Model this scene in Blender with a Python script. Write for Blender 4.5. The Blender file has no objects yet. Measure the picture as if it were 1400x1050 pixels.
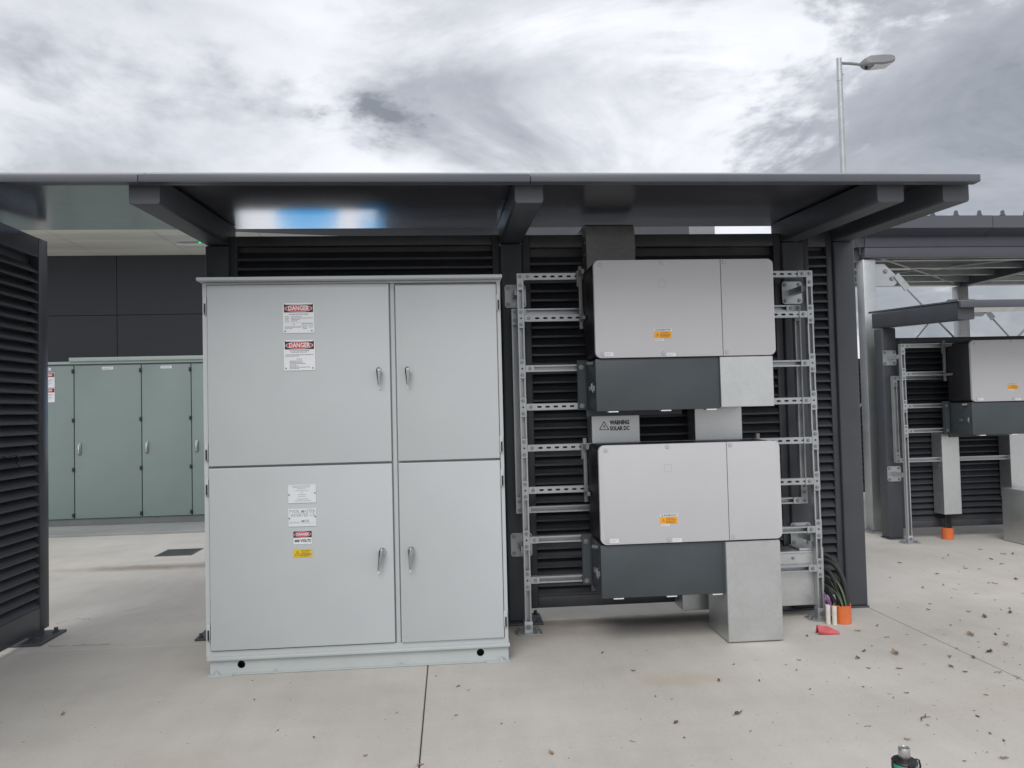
import bpy, bmesh, math, random
from math import sin, cos, pi, radians as R
from mathutils import Vector as V, Matrix as M
random.seed(7)
C = bpy.context.scene.collection
S = bpy.context.scene

# ------------------------------------------------------------------ camera
F, YAW, PITCH, ROLL, EYE = 1052.0, .081, .0333, -.0246, 1.4
fw = V((sin(YAW)*cos(PITCH), cos(YAW)*cos(PITCH), sin(PITCH)))
r0 = V((cos(YAW), -sin(YAW), 0)); u0 = r0.cross(fw)
rt = cos(ROLL)*r0 + sin(ROLL)*u0; up = -sin(ROLL)*r0 + cos(ROLL)*u0
cam = bpy.data.objects.new('camera', bpy.data.cameras.new('camera')); C.objects.link(cam)
cam.matrix_world = M(((rt.x, up.x, -fw.x, 0), (rt.y, up.y, -fw.y, 0), (rt.z, up.z, -fw.z, EYE), (0, 0, 0, 1)))
cam.data.sensor_width = 36; cam.data.lens = 36*F/1400
cam.data.clip_start = .05; cam.data.clip_end = 3000
S.camera = cam

def ray(px, py): return fw + (px-700)/F*rt - (py-525)/F*up
def at(px, py, ax, v):
    d = ray(px, py); o = V((0, 0, EYE)); return o + d*((v-o[ax])/d[ax])
def gp(px, py, z=0): return at(px, py, 2, z)
def yp(px, py, y): return at(px, py, 1, y)

# ------------------------------------------------------------------ sky and sun
def nodes(owner):
    owner.use_nodes = True; t = owner.node_tree; t.nodes.clear(); return t
W = bpy.data.worlds.new('World'); S.world = W
t = nodes(W); N = t.nodes.new; L = t.links.new
out = N('ShaderNodeOutputWorld'); bg = N('ShaderNodeBackground'); L(bg.outputs[0], out.inputs[0])
bg.inputs['Strength'].default_value = .1
SUN_EL, SUN_AZ = R(47), R(196)          # azimuth clockwise from +y
sky = N('ShaderNodeTexSky'); sky.sky_type = 'NISHITA'; sky.sun_disc = False
sky.sun_elevation = SUN_EL; sky.sun_rotation = SUN_AZ; sky.dust_density = 3
tc = N('ShaderNodeTexCoord')
def math_(op, a, b=None, clamp=False):
    n = N('ShaderNodeMath'); n.operation = op; n.use_clamp = clamp
    for i, x in enumerate((a, b)):
        if x is None: continue
        if isinstance(x, (int, float)): n.inputs[i].default_value = x
        else: L(x, n.inputs[i])
    return n.outputs[0]
mpv = N('ShaderNodeMapping'); L(tc.outputs['Generated'], mpv.inputs[0]); mpv.inputs['Scale'].default_value = (1, 1, 2.3)
def noise_w(scale, detail, rough, off, dist=0.0):
    ad = N('ShaderNodeVectorMath'); ad.operation = 'ADD'; L(mpv.outputs[0], ad.inputs[0]); ad.inputs[1].default_value = off
    n = N('ShaderNodeTexNoise'); n.inputs['Scale'].default_value = scale; n.inputs['Detail'].default_value = detail
    n.inputs['Roughness'].default_value = rough; n.inputs['Distortion'].default_value = dist
    L(ad.outputs[0], n.inputs['Vector']); return n.outputs['Fac']
n1 = noise_w(2.1, 8, .55, (4.3, 1.1, 2.2), .25)
n2 = noise_w(5.5, 9, .62, (7.7, 3.9, .4), .35)
n3 = noise_w(15, 6, .6, (1.7, 9.2, 5.), .2)
def cen(x, k): return math_('MULTIPLY', math_('SUBTRACT', x, .5), k)
def blob(px, py, inner, outer):
    """0..1 cap of the sky about the direction through a point of the view; angles in degrees"""
    d = ray(px, py).normalized()
    dp = N('ShaderNodeVectorMath'); dp.operation = 'DOT_PRODUCT'; L(tc.outputs['Generated'], dp.inputs[0]); dp.inputs[1].default_value = d
    mr = N('ShaderNodeMapRange'); mr.interpolation_type = 'SMOOTHSTEP'; L(dp.outputs['Value'], mr.inputs['Value'])
    mr.inputs['From Min'].default_value = cos(R(outer)); mr.inputs['From Max'].default_value = cos(R(inner)); return mr.outputs[0]
n4 = noise_w(3.2, 9, .58, (2.9, 6.1, 8.3), .5)
rag = math_('ADD', math_('ADD', cen(n4, 2.5), cen(n2, 1.2)), cen(n3, .7))
val = math_('ADD', math_('ADD', .83, cen(n1, .55)), math_('ADD', cen(n2, .26), cen(n3, .13)))
val = math_('MAXIMUM', math_('ADD', val, math_('MULTIPLY', blob(680, 190, 3, 24), .10)), .74)
for px, py, i_, o_, lo, hi, k in ((1420, 100, 5, 24, .40, .80, .47), (760, -80, 4, 21, .15, 1.0, .31), (150, -90, 3, 16, .3, 1.2, .28), (220, 190, 0, 14, .55, 1.15, .20), (620, 195, 0, 9, .6, 1.2, .08), (1010, -60, 2, 13, .3, 1.1, .26)):
    m_r = N('ShaderNodeMapRange'); m_r.interpolation_type = 'SMOOTHSTEP'; L(math_('ADD', blob(px, py, i_, o_), rag), m_r.inputs[0])
    m_r.inputs['From Min'].default_value = lo; m_r.inputs['From Max'].default_value = hi
    val = math_('MULTIPLY', val, math_('SUBTRACT', 1., math_('MULTIPLY', m_r.outputs[0], math_('ADD', k, cen(n4, k*2.2)))))
ramp = N('ShaderNodeValToRGB'); L(val, ramp.inputs[0])
cr = ramp.color_ramp; cr.elements[0].position = .25; cr.elements[0].color = (.235, .255, .285, 1)
cr.elements[1].position = .98; cr.elements[1].color = (.95, .96, 1.0, 1)
e = cr.elements.new(.50); e.color = (.42, .44, .485, 1)
e = cr.elements.new(.75); e.color = (.70, .715, .76, 1)
SKY_GAIN = 8.8
vs = N('ShaderNodeVectorMath'); vs.operation = 'SCALE'; L(ramp.outputs[0], vs.inputs[0]); vs.inputs['Scale'].default_value = SKY_GAIN
mx = N('ShaderNodeMix'); mx.data_type = 'RGBA'; mx.inputs['Factor'].default_value = .93
L(sky.outputs[0], mx.inputs['A']); L(vs.outputs[0], mx.inputs['B']); L(mx.outputs['Result'], bg.inputs['Color'])

sl = bpy.data.lights.new('sun', 'SUN'); sl.energy = 1.15; sl.angle = R(35); sl.color = (1, .97, .93)
so = bpy.data.objects.new('sun', sl); C.objects.link(so)
sd = V((sin(SUN_AZ)*cos(SUN_EL), cos(SUN_AZ)*cos(SUN_EL), sin(SUN_EL)))
so.rotation_euler = sd.to_track_quat('Z', 'Y').to_euler(); so.location = (0, -4, 9)
S.view_settings.view_transform = 'Standard'; S.view_settings.look = 'None'
S.view_settings.exposure = .40; S.view_settings.gamma = 1; S.view_settings.use_curve_mapping = False

# ------------------------------------------------------------------ materials
def mat(name, col, rough=.5, metal=0., var=.06, scale=6., bump=0., bscale=200., coat=0., coat_rough=.1, ior=1.5, stretch=(1, 1, 1), spec=.5, grit=0., emit=None):
    m = bpy.data.materials.new(name); t = nodes(m); N = t.nodes.new; L = t.links.new
    o = N('ShaderNodeOutputMaterial'); p = N('ShaderNodeBsdfPrincipled'); L(p.outputs[0], o.inputs[0])
    p.inputs['Roughness'].default_value = rough; p.inputs['Metallic'].default_value = metal; p.inputs['IOR'].default_value = ior
    p.inputs['Specular IOR Level'].default_value = spec
    p.inputs['Coat Weight'].default_value = coat; p.inputs['Coat Roughness'].default_value = coat_rough
    if emit: p.inputs['Emission Color'].default_value = (*col, 1); p.inputs['Emission Strength'].default_value = emit
    tc = N('ShaderNodeTexCoord'); mp = N('ShaderNodeMapping'); L(tc.outputs['Object'], mp.inputs[0]); mp.inputs['Scale'].default_value = stretch
    n = N('ShaderNodeTexNoise'); L(mp.outputs[0], n.inputs['Vector']); n.inputs['Scale'].default_value = scale; n.inputs['Detail'].default_value = 6; n.inputs['Roughness'].default_value = .6
    r = N('ShaderNodeValToRGB'); L(n.outputs['Fac'], r.inputs[0])
    r.color_ramp.elements[0].position = .3; r.color_ramp.elements[1].position = .7
    r.color_ramp.elements[0].color = (*[c*(1-var) for c in col], 1); r.color_ramp.elements[1].color = (*[min(1, c*(1+var)) for c in col], 1)
    colout = r.outputs[0]
    if grit:
        g = N('ShaderNodeTexNoise'); L(tc.outputs['Object'], g.inputs['Vector']); g.inputs['Scale'].default_value = 1.7; g.inputs['Detail'].default_value = 9; g.inputs['Roughness'].default_value = .75
        gr = N('ShaderNodeMapRange'); L(g.outputs['Fac'], gr.inputs[0]); gr.inputs['From Min'].default_value = .55; gr.inputs['From Max'].default_value = .78
        mm = N('ShaderNodeMix'); mm.data_type = 'RGBA'; L(colout, mm.inputs['A']); mm.inputs['B'].default_value = (.2, .185, .165, 1)
        ml = N('ShaderNodeMath'); ml.operation = 'MULTIPLY'; L(gr.outputs[0], ml.inputs[0]); ml.inputs[1].default_value = grit; L(ml.outputs[0], mm.inputs['Factor'])
        colout = mm.outputs['Result']
    L(colout, p.inputs['Base Color'])
    rr = N('ShaderNodeMapRange'); L(n.outputs['Fac'], rr.inputs[0]); rr.inputs['To Min'].default_value = max(.02, rough-.07); rr.inputs['To Max'].default_value = min(1, rough+.07); L(rr.outputs[0], p.inputs['Roughness'])
    if bump:
        b = N('ShaderNodeTexNoise'); L(tc.outputs['Object'], b.inputs['Vector']); b.inputs['Scale'].default_value = bscale; b.inputs['Detail'].default_value = 3
        bu = N('ShaderNodeBump'); bu.inputs['Strength'].default_value = bump; bu.inputs['Distance'].default_value = .002; L(b.outputs['Fac'], bu.inputs['Height'])
        w = N('ShaderNodeTexNoise'); L(tc.outputs['Object'], w.inputs['Vector']); w.inputs['Scale'].default_value = 2.4; w.inputs['Detail'].default_value = 2
        bw = N('ShaderNodeBump'); bw.inputs['Strength'].default_value = .25; bw.inputs['Distance'].default_value = .012; L(w.outputs['Fac'], bw.inputs['Height']); L(bw.outputs[0], bu.inputs['Normal']); L(bu.outputs[0], p.inputs['Normal'])
    return m

def mat_galv(name, c0, c1, rough=.42, metal=.75, scale=55):
    m = bpy.data.materials.new(name); t = nodes(m); N = t.nodes.new; L = t.links.new
    o = N('ShaderNodeOutputMaterial'); p = N('ShaderNodeBsdfPrincipled'); L(p.outputs[0], o.inputs[0])
    p.inputs['Metallic'].default_value = metal; p.inputs['Roughness'].default_value = rough
    tc = N('ShaderNodeTexCoord')
    v = N('ShaderNodeTexVoronoi'); L(tc.outputs['Object'], v.inputs['Vector']); v.inputs['Scale'].default_value = scale
    s = N('ShaderNodeSeparateColor'); L(v.outputs['Color'], s.inputs[0])
    n = N('ShaderNodeTexNoise'); L(tc.outputs['Object'], n.inputs['Vector']); n.inputs['Scale'].default_value = 5; n.inputs['Detail'].default_value = 7; n.inputs['Roughness'].default_value = .65
    a = N('ShaderNodeMath'); a.operation = 'MULTIPLY'; L(s.outputs[0], a.inputs[0]); a.inputs[1].default_value = .22
    b = N('ShaderNodeMath'); b.operation = 'MULTIPLY_ADD'; L(n.outputs['Fac'], b.inputs[0]); b.inputs[1].default_value = .95; L(a.outputs[0], b.inputs[2])
    r = N('ShaderNodeValToRGB'); L(b.outputs[0], r.inputs[0]); r.color_ramp.elements[0].position = .25; r.color_ramp.elements[1].position = .9
    r.color_ramp.elements[0].color = (*c0, 1); r.color_ramp.elements[1].color = (*c1, 1); L(r.outputs[0], p.inputs['Base Color'])
    rr = N('ShaderNodeMapRange'); L(b.outputs[0], rr.inputs[0]); rr.inputs['To Min'].default_value = rough-.1; rr.inputs['To Max'].default_value = rough+.12; L(rr.outputs[0], p.inputs['Roughness'])
    return m

def mat_concrete(name, c0, c1, stains=()):
    m = bpy.data.materials.new(name); t = nodes(m); N = t.nodes.new; L = t.links.new
    o = N('ShaderNodeOutputMaterial'); p = N('ShaderNodeBsdfPrincipled'); L(p.outputs[0], o.inputs[0]); p.inputs['Roughness'].default_value = .8
    p.inputs['Specular IOR Level'].default_value = .3
    g = N('ShaderNodeNewGeometry')
    def noise(scale, detail, rough, st=(1, 1, 1)):
        mp = N('ShaderNodeMapping'); L(g.outputs['Position'], mp.inputs[0]); mp.inputs['Scale'].default_value = st
        n = N('ShaderNodeTexNoise'); L(mp.outputs[0], n.inputs['Vector']); n.inputs['Scale'].default_value = scale; n.inputs['Detail'].default_value = detail; n.inputs['Roughness'].default_value = rough
        return n.outputs['Fac']
    def mth(op, a, b, clamp=False):
        n = N('ShaderNodeMath'); n.operation = op; n.use_clamp = clamp
        for i, x in enumerate((a, b)):
            if isinstance(x, (int, float)): n.inputs[i].default_value = x
            else: L(x, n.inputs[i])
        return n.outputs[0]
    big = noise(.8, 8, .6); fine = noise(55, 5, .7); brush = noise(9, 5, .6, (1, .12, 1)); br2 = noise(3, 6, .7, (.35, 1, 1))
    f = mth('ADD', mth('MULTIPLY', big, .55), mth('ADD', mth('MULTIPLY', fine, .16), mth('ADD', mth('MULTIPLY', brush, .13), mth('MULTIPLY', br2, .16))))
    r = N('ShaderNodeValToRGB'); L(f, r.inputs[0]); r.color_ramp.elements[0].position = .34; r.color_ramp.elements[1].position = .66
    r.color_ramp.elements[0].color = (*c0, 1); r.color_ramp.elements[1].color = (*c1, 1)
    col = r.outputs[0]
    # small dark pits and specks
    sp = noise(130, 2, .5); s2 = noise(2.2, 4, .6)
    k = mth('MULTIPLY', mth('MULTIPLY', mth('SUBTRACT', sp, .68, True), 6, True), mth('MULTIPLY', mth('SUBTRACT', s2, .35, True), 2.2, True))
    mm = N('ShaderNodeMix'); mm.data_type = 'RGBA'; L(k, mm.inputs['Factor']); L(col, mm.inputs['A']); mm.inputs['B'].default_value = (.16, .14, .12, 1); col = mm.outputs['Result']
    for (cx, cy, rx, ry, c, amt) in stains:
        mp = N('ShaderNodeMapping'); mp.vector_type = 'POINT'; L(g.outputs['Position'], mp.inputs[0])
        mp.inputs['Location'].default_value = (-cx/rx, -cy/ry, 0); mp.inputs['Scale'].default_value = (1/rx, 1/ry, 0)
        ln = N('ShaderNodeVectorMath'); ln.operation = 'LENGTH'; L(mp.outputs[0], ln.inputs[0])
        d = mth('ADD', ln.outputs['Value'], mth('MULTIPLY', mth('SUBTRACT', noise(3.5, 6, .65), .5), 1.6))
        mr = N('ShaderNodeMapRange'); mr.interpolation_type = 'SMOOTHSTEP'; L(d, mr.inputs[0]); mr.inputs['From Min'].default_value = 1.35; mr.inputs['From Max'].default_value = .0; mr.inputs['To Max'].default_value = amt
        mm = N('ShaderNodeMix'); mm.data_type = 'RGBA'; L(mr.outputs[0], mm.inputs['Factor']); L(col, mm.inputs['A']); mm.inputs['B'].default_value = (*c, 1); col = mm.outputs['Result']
    L(col, p.inputs['Base Color'])
    bu = N('ShaderNodeBump'); bu.inputs['Strength'].default_value = .5; bu.inputs['Distance'].default_value = .003
    L(mth('ADD', mth('MULTIPLY', fine, .6), mth('MULTIPLY', brush, .5)), bu.inputs['Height']); L(bu.outputs[0], p.inputs['Normal'])
    return m

MT = {}
def m_(k): return MT[k]
MT['dark'] = mat('dark_grey_paint', (.057, .063, .073), .42, var=.1, bump=.05, bscale=350)
MT['fascia'] = mat('blue_grey_fascia_paint', (.082, .088, .106), .38, var=.06)
MT['dark2'] = mat('charcoal_louvre_paint', (.045, .048, .055), .40, var=.3, scale=4, bump=.05, bscale=350)
MT['soffit'] = mat('gloss_dark_roof_sheet', (.055, .056, .072), .35, var=.05, coat=1, coat_rough=.16, ior=1.7)
MT['soffit'].node_tree.nodes['Principled BSDF'].inputs['Coat IOR'].default_value = 2.0
MT['cab'] = mat('light_grey_powder_coat', (.465, .492, .503), .38, var=.025, scale=2.2, bump=.12, bscale=420)
MT['cab_edge'] = mat('light_grey_steel_plinth', (.45, .485, .485), .42, var=.05, scale=4, bump=.08, bscale=300)
MT['white'] = mat('pale_warm_grey_cover', (.50, .50, .52), .45, var=.02, scale=3, bump=.1, bscale=500)
MT['slate'] = mat('slate_grey_box_paint', (.050, .062, .070), .45, var=.1, scale=4, bump=.06, bscale=300)
MT['black'] = mat('black_plastic', (.010, .010, .012), .45, var=.2)
MT['rubber'] = mat('black_cable_sheath', (.010, .010, .011), .5, var=.2)
MT['galv'] = mat_galv('galvanised_strut', (.36, .38, .39), (.52, .54, .55), .38, .7, 160)
MT['sheet'] = mat_galv('galvanised_sheet', (.52, .54, .54), (.61, .63, .63), .33, .78, 60)
MT['sheet_dull'] = mat_galv('dark_galvanised_sheet', (.17, .175, .175), (.27, .275, .275), .5, .5, 60)  # darker, rougher copy of the galvanised sheet
MT['bolt'] = mat('zinc_bolt', (.27, .28, .29), .4, .7, var=.1)
MT['chrome'] = mat('chrome', (.55, .56, .58), .10, 1., var=.02)
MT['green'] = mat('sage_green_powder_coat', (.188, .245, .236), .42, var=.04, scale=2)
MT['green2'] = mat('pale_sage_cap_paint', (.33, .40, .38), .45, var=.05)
MT['panel'] = mat('dark_facade_panel', (.028, .031, .042), .5, var=.08)
MT['soff'] = mat('raw_cement_soffit', (.70, .695, .63), .7, var=.22, scale=1.3, stretch=(.3, 1.6, 1))
MT['red'] = mat('sign_red', (.52, .035, .05), .4, var=.03)
MT['sblack'] = mat('sign_black', (.012, .012, .015), .4, var=.05)
MT['swhite'] = mat('sign_white', (.70, .72, .74), .4, var=.02)
MT['splate'] = mat('engraved_label_white', (.66, .69, .70), .4, var=.02)
MT['engrave'] = mat('engraved_grey_text', (.30, .34, .37), .5, var=.05)
MT['ink'] = mat('sign_small_print', (.13, .14, .16), .5, var=.05)
MT['yellow'] = mat('label_yellow', (.68, .47, .02), .4, var=.03)
MT['orange'] = mat('label_orange', (.80, .36, .015), .4, var=.03)
MT['pipe'] = mat('orange_pvc', (.66, .155, .045), .45, var=.15, grit=.5)
MT['pvc'] = mat('dirty_white_pvc', (.66, .63, .56), .45, var=.1, scale=20, grit=.6)
MT['rag'] = mat('faded_red_plastic', (.52, .085, .10), .5, var=.3, scale=25)
MT['cgreen'] = mat('green_earth_sheath', (.02, .09, .04), .4)
MT['cyellow'] = mat('yellow_earth_stripe', (.30, .36, .05), .4)
MT['cpurple'] = mat('purple_cable', (.30, .07, .33), .4)
MT['iron'] = mat('cast_grate_iron', (.07, .072, .075), .6, var=.2)
MT['leaf'] = mat('dry_brown_leaf', (.12, .085, .055), .7, var=.5, scale=40)
MT['leaf2'] = mat('pale_dry_leaf', (.30, .20, .11), .7, var=.4, scale=40)
MT['bgreen'] = mat('bottle_green', (.02, .33, .21), .35, var=.04)
MT['steel'] = mat('brushed_steel', (.50, .49, .48), .3, .9, var=.06, stretch=(1, 1, 30))
MT['lampgrey'] = mat('lamp_grey_paint', (.22, .23, .24), .45, var=.05)
MT['lens'] = mat('lamp_lens', (.5, .52, .54), .1, var=.03)
MT['led'] = mat('green_indicator_led', (.05, .9, .35), .4, emit=.7)
MT['litwhite'] = mat('glowing_white_panel', (.85, .87, .92), .3, emit=.8)  # glow of panel and disc added to brighten their mirror image
MT['litblue'] = mat('glowing_blue_disc', (.02, .27, .58), .3, emit=1.5)
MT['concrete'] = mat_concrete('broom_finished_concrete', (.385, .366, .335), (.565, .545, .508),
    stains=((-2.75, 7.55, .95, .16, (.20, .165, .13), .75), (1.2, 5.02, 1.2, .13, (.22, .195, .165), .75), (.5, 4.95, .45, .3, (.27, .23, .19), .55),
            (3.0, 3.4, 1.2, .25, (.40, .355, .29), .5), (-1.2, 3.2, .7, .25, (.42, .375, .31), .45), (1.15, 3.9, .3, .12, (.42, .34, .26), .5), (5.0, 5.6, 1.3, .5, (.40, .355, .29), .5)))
MT['kerbc'] = mat_concrete('grey_plinth_concrete', (.22, .232, .232), (.31, .325, .32))
MT['plinth'] = mat('mid_grey_plinth_paint', (.12, .135, .135), .5, var=.1)
MT['scuff'] = mat('rubber_scuff', (.22, .205, .19), .8, var=.3, scale=30)
MT['subbase'] = mat_concrete('dark_joint_filler', (.05, .05, .05), (.09, .085, .08))

# ------------------------------------------------------------------ mesh helpers
class B:
    """collects shapes; build() links them as one mesh object"""
    def __init__(s): s.bm = bmesh.new()
    def _mi(s, fs, mi, smooth=False):
        for f in fs: f.material_index = mi
    def quad(s, pts, mi=0):
        f = s.bm.faces.new([s.bm.verts.new(p) for p in pts]); f.material_index = mi; return f
    def box(s, x0, x1, y0, y1, z0, z1, mi=0, bev=0., seg=2):
        vs = [s.bm.verts.new((x, y, z)) for x in (x0, x1) for y in (y0, y1) for z in (z0, z1)]
        fs = [s.bm.faces.new([vs[i] for i in q]) for q in ((0, 1, 3, 2), (4, 6, 7, 5), (0, 4, 5, 1), (2, 3, 7, 6), (0, 2, 6, 4), (1, 5, 7, 3))]
        s._mi(fs, mi)
        if bev:
            es = list({e for f in fs for e in f.edges})
            r = bmesh.ops.bevel(s.bm, geom=es, offset=bev, segments=seg, affect='EDGES', profile=.5); s._mi(r['faces'], mi)
    def prism(s, poly, axis, a, b, mi=0, cap=True):
        """poly of 2D points in the plane normal to axis (0:(y,z) 1:(x,z) 2:(x,y)), from a to b"""
        def P(p, c):
            q = [0, 0, 0]; o = [i for i in range(3) if i != axis]; q[o[0]], q[o[1]] = p; q[axis] = c; return q
        A = [s.bm.verts.new(P(p, a)) for p in poly]; Bv = [s.bm.verts.new(P(p, b)) for p in poly]
        n = len(poly); fs = [s.bm.faces.new((A[i], A[(i+1) % n], Bv[(i+1) % n], Bv[i])) for i in range(n)]
        if cap: fs += [s.bm.faces.new(A[::-1]), s.bm.faces.new(Bv)]
        s._mi(fs, mi)
    def cyl(s, p0, p1, r, seg=12, r2=None, mi=0, cap=True):
        p0, p1 = V(p0), V(p1); r2 = r if r2 is None else r2
        d = (p1-p0).normalized(); a = d.orthogonal().normalized(); b = d.cross(a)
        A = [s.bm.verts.new(p0+r*(a*cos(2*pi*i/seg)+b*sin(2*pi*i/seg))) for i in range(seg)]
        E = [s.bm.verts.new(p1+r2*(a*cos(2*pi*i/seg)+b*sin(2*pi*i/seg))) for i in range(seg)]
        fs = [s.bm.faces.new((A[i], A[(i+1) % seg], E[(i+1) % seg], E[i])) for i in range(seg)]
        if cap: fs += [s.bm.faces.new(A[::-1]), s.bm.faces.new(E)]
        s._mi(fs, mi)
    def tube(s, pts, r, seg=8, mi=0):
        pts = [V(p) for p in pts]; rings = []; a = None
        for i, p in enumerate(pts):
            d = (pts[min(i+1, len(pts)-1)]-pts[max(i-1, 0)]).normalized()
            a = d.orthogonal().normalized() if a is None else (a-d*a.dot(d)).normalized(); b = d.cross(a)
            rr = r[i] if isinstance(r, (list, tuple)) else r
            rings.append([s.bm.verts.new(p+rr*(a*cos(2*pi*k/seg)+b*sin(2*pi*k/seg))) for k in range(seg)])
        fs = [s.bm.faces.new((x[k], x[(k+1) % seg], y[(k+1) % seg], y[k])) for x, y in zip(rings, rings[1:]) for k in range(seg)]
        fs += [s.bm.faces.new(rings[0][::-1]), s.bm.faces.new(rings[-1])]; s._mi(fs, mi)
    def lathe(s, cx, cy, prof, seg=24, mi=0, sx=1., sy=1.):
        rings = [[s.bm.verts.new((cx+sx*r*cos(2*pi*k/seg), cy+sy*r*sin(2*pi*k/seg), z)) for k in range(seg)] for r, z in prof]
        fs = [s.bm.faces.new((x[k], x[(k+1) % seg], y[(k+1) % seg], y[k])) for x, y in zip(rings, rings[1:]) for k in range(seg)]
        fs += [s.bm.faces.new(rings[0][::-1]), s.bm.faces.new(rings[-1])]; s._mi(fs, mi)
    def holed(s, x0, x1, z0, z1, y, th, holes, mi=0, ex=.6):
        """plate in the xz plane (front at y, th thick) with elliptic holes (cx,cz,rx,rz); front, back and hole walls"""
        hs = sorted(holes); xs = [x0]
        for h, k in zip(hs, hs[1:]): xs.append((h[0]+k[0])/2)
        xs.append(x1); K = 12 if ex < 1 else 24
        for i, (cx, cz, rx, rz) in enumerate(hs):
            a, b = xs[i], xs[i+1]; half = (z1-z0)/2; a2 = max(a, cx-max(half, rx*1.2)); b2 = min(b, cx+max(half, rx*1.2))
            if a2 > a+1e-5: s.quad([(a, y, z0), (a2, y, z0), (a2, y, z1), (a, y, z1)], mi); s.quad([(a, y+th, z0), (a, y+th, z1), (a2, y+th, z1), (a2, y+th, z0)], mi)
            if b > b2+1e-5: s.quad([(b2, y, z0), (b, y, z0), (b, y, z1), (b2, y, z1)], mi); s.quad([(b2, y+th, z0), (b2, y+th, z1), (b, y+th, z1), (b, y+th, z0)], mi)
            inn, ou = [], []
            for k in range(K):
                an = 2*pi*(k+.5)/K; c, q = cos(an), sin(an)
                inn.append((cx+rx*(abs(c)**ex)*(1 if c > 0 else -1), cz+rz*(abs(q)**ex)*(1 if q > 0 else -1)))
                tx = ((b2-cx) if c > 0 else (cx-a2))/max(abs(c), 1e-6); tz = ((z1-cz) if q > 0 else (cz-z0))/max(abs(q), 1e-6); tt = min(tx, tz)
                ou.append((cx+c*tt, cz+q*tt))
            corners = [(b2, z1), (a2, z1), (a2, z0), (b2, z0)]
            for k in range(K):
                k2 = (k+1) % K; o1, o2 = ou[k], ou[k2]; poly = [o1]
                if abs(o1[0]-o2[0]) > 1e-6 and abs(o1[1]-o2[1]) > 1e-6:
                    cxn = b2 if max(abs(o1[0]-b2), 0) < 1e-6 or abs(o2[0]-b2) < 1e-6 else a2
                    czn = z1 if abs(o1[1]-z1) < 1e-6 or abs(o2[1]-z1) < 1e-6 else z0
                    poly.append((cxn, czn))
                poly += [o2, inn[k2], inn[k]]
                s.quad([(p[0], y, p[1]) for p in poly], mi); s.quad([(p[0], y+th, p[1]) for p in poly[::-1]], mi)
                s.quad([(inn[k][0], y, inn[k][1]), (inn[k2][0], y, inn[k2][1]), (inn[k2][0], y+th, inn[k2][1]), (inn[k][0], y+th, inn[k][1])], mi)
        s.quad([(x0, y, z1), (x1, y, z1), (x1, y+th, z1), (x0, y+th, z1)], mi); s.quad([(x0, y, z0), (x0, y+th, z0), (x1, y+th, z0), (x1, y, z0)], mi)
        for x in (x0, x1): s.quad([(x, y, z0), (x, y+th, z0), (x, y+th, z1), (x, y, z1)], mi)
    def rounded(s, x0, x1, y0, y1, z0, z1, r, mi=0, bev=0., seg=5):
        """slab in xz with rounded corners, y0 front to y1 back, front rim bevelled"""
        pts = []
        for cx, cz, a0 in ((x1-r, z1-r, 0), (x0+r, z1-r, 90), (x0+r, z0+r, 180), (x1-r, z0+r, 270)):
            for k in range(seg+1):
                a = R(a0+90*k/seg); pts.append((cx+r*cos(a), cz+r*sin(a)))
        mxx, mzz = (x0+x1)/2, (z0+z1)/2
        def ring(y, ins): return [s.bm.verts.new((p[0]-ins*(1 if p[0] > mxx else -1), y, p[1]-ins*(1 if p[1] > mzz else -1))) for p in pts]
        rs = [ring(y1, 0), ring(y0+bev, 0)] + ([ring(y0+bev*.3, bev*.3), ring(y0, bev)] if bev else [])
        if not bev: rs = [ring(y1, 0), ring(y0, 0)]
        n = len(pts); fs = [s.bm.faces.new((a[i], a[(i+1) % n], b[(i+1) % n], b[i])) for a, b in zip(rs, rs[1:]) for i in range(n)]
        fs += [s.bm.faces.new(rs[0][::-1]), s.bm.faces.new(rs[-1])]; s._mi(fs, mi)
    def ellipse(s, cx, cz, rx, rz, y, mi=0, seg=32):
        s.quad([(cx+rx*cos(2*pi*k/seg), y, cz+rz*sin(2*pi*k/seg)) for k in range(seg)], mi)
    def bolt(s, x, y, z, r=.008, h=.006, mi=0, d=(0, -1, 0)):
        d = V(d); p = V((x, y, z)); s.cyl(p, p+d*h*.35, r*1.45, 12, mi=mi); s.cyl(p+d*h*.35, p+d*h*1.3, r, 6, mi=mi)
    def text(s, txt, x, y, z, size, mi=0, width=None, bold=0., align='CENTER', sp=1.0):
        cu = bpy.data.curves.new('lettering', 'FONT'); cu.body = txt; cu.size = size; cu.align_x = align; cu.align_y = 'CENTER'; cu.offset = bold; cu.resolution_u = 2; cu.space_character = sp
        o = bpy.data.objects.new('lettering', cu); C.objects.link(o); dg = bpy.context.evaluated_depsgraph_get(); dg.update()
        me = bpy.data.meshes.new_from_object(o.evaluated_get(dg)); bpy.data.objects.remove(o); bpy.data.curves.remove(cu)
        if me.vertices:
            xs = [v.co.x for v in me.vertices]; w = max(xs)-min(xs); k = (width/w) if width else 1.
            vm = [s.bm.verts.new((x+v.co.x*k, y, z+v.co.y)) for v in me.vertices]
            for p in me.polygons:
                try: f = s.bm.faces.new([vm[i] for i in p.vertices]); f.material_index = mi
                except ValueError: pass
        bpy.data.meshes.remove(me)
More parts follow.
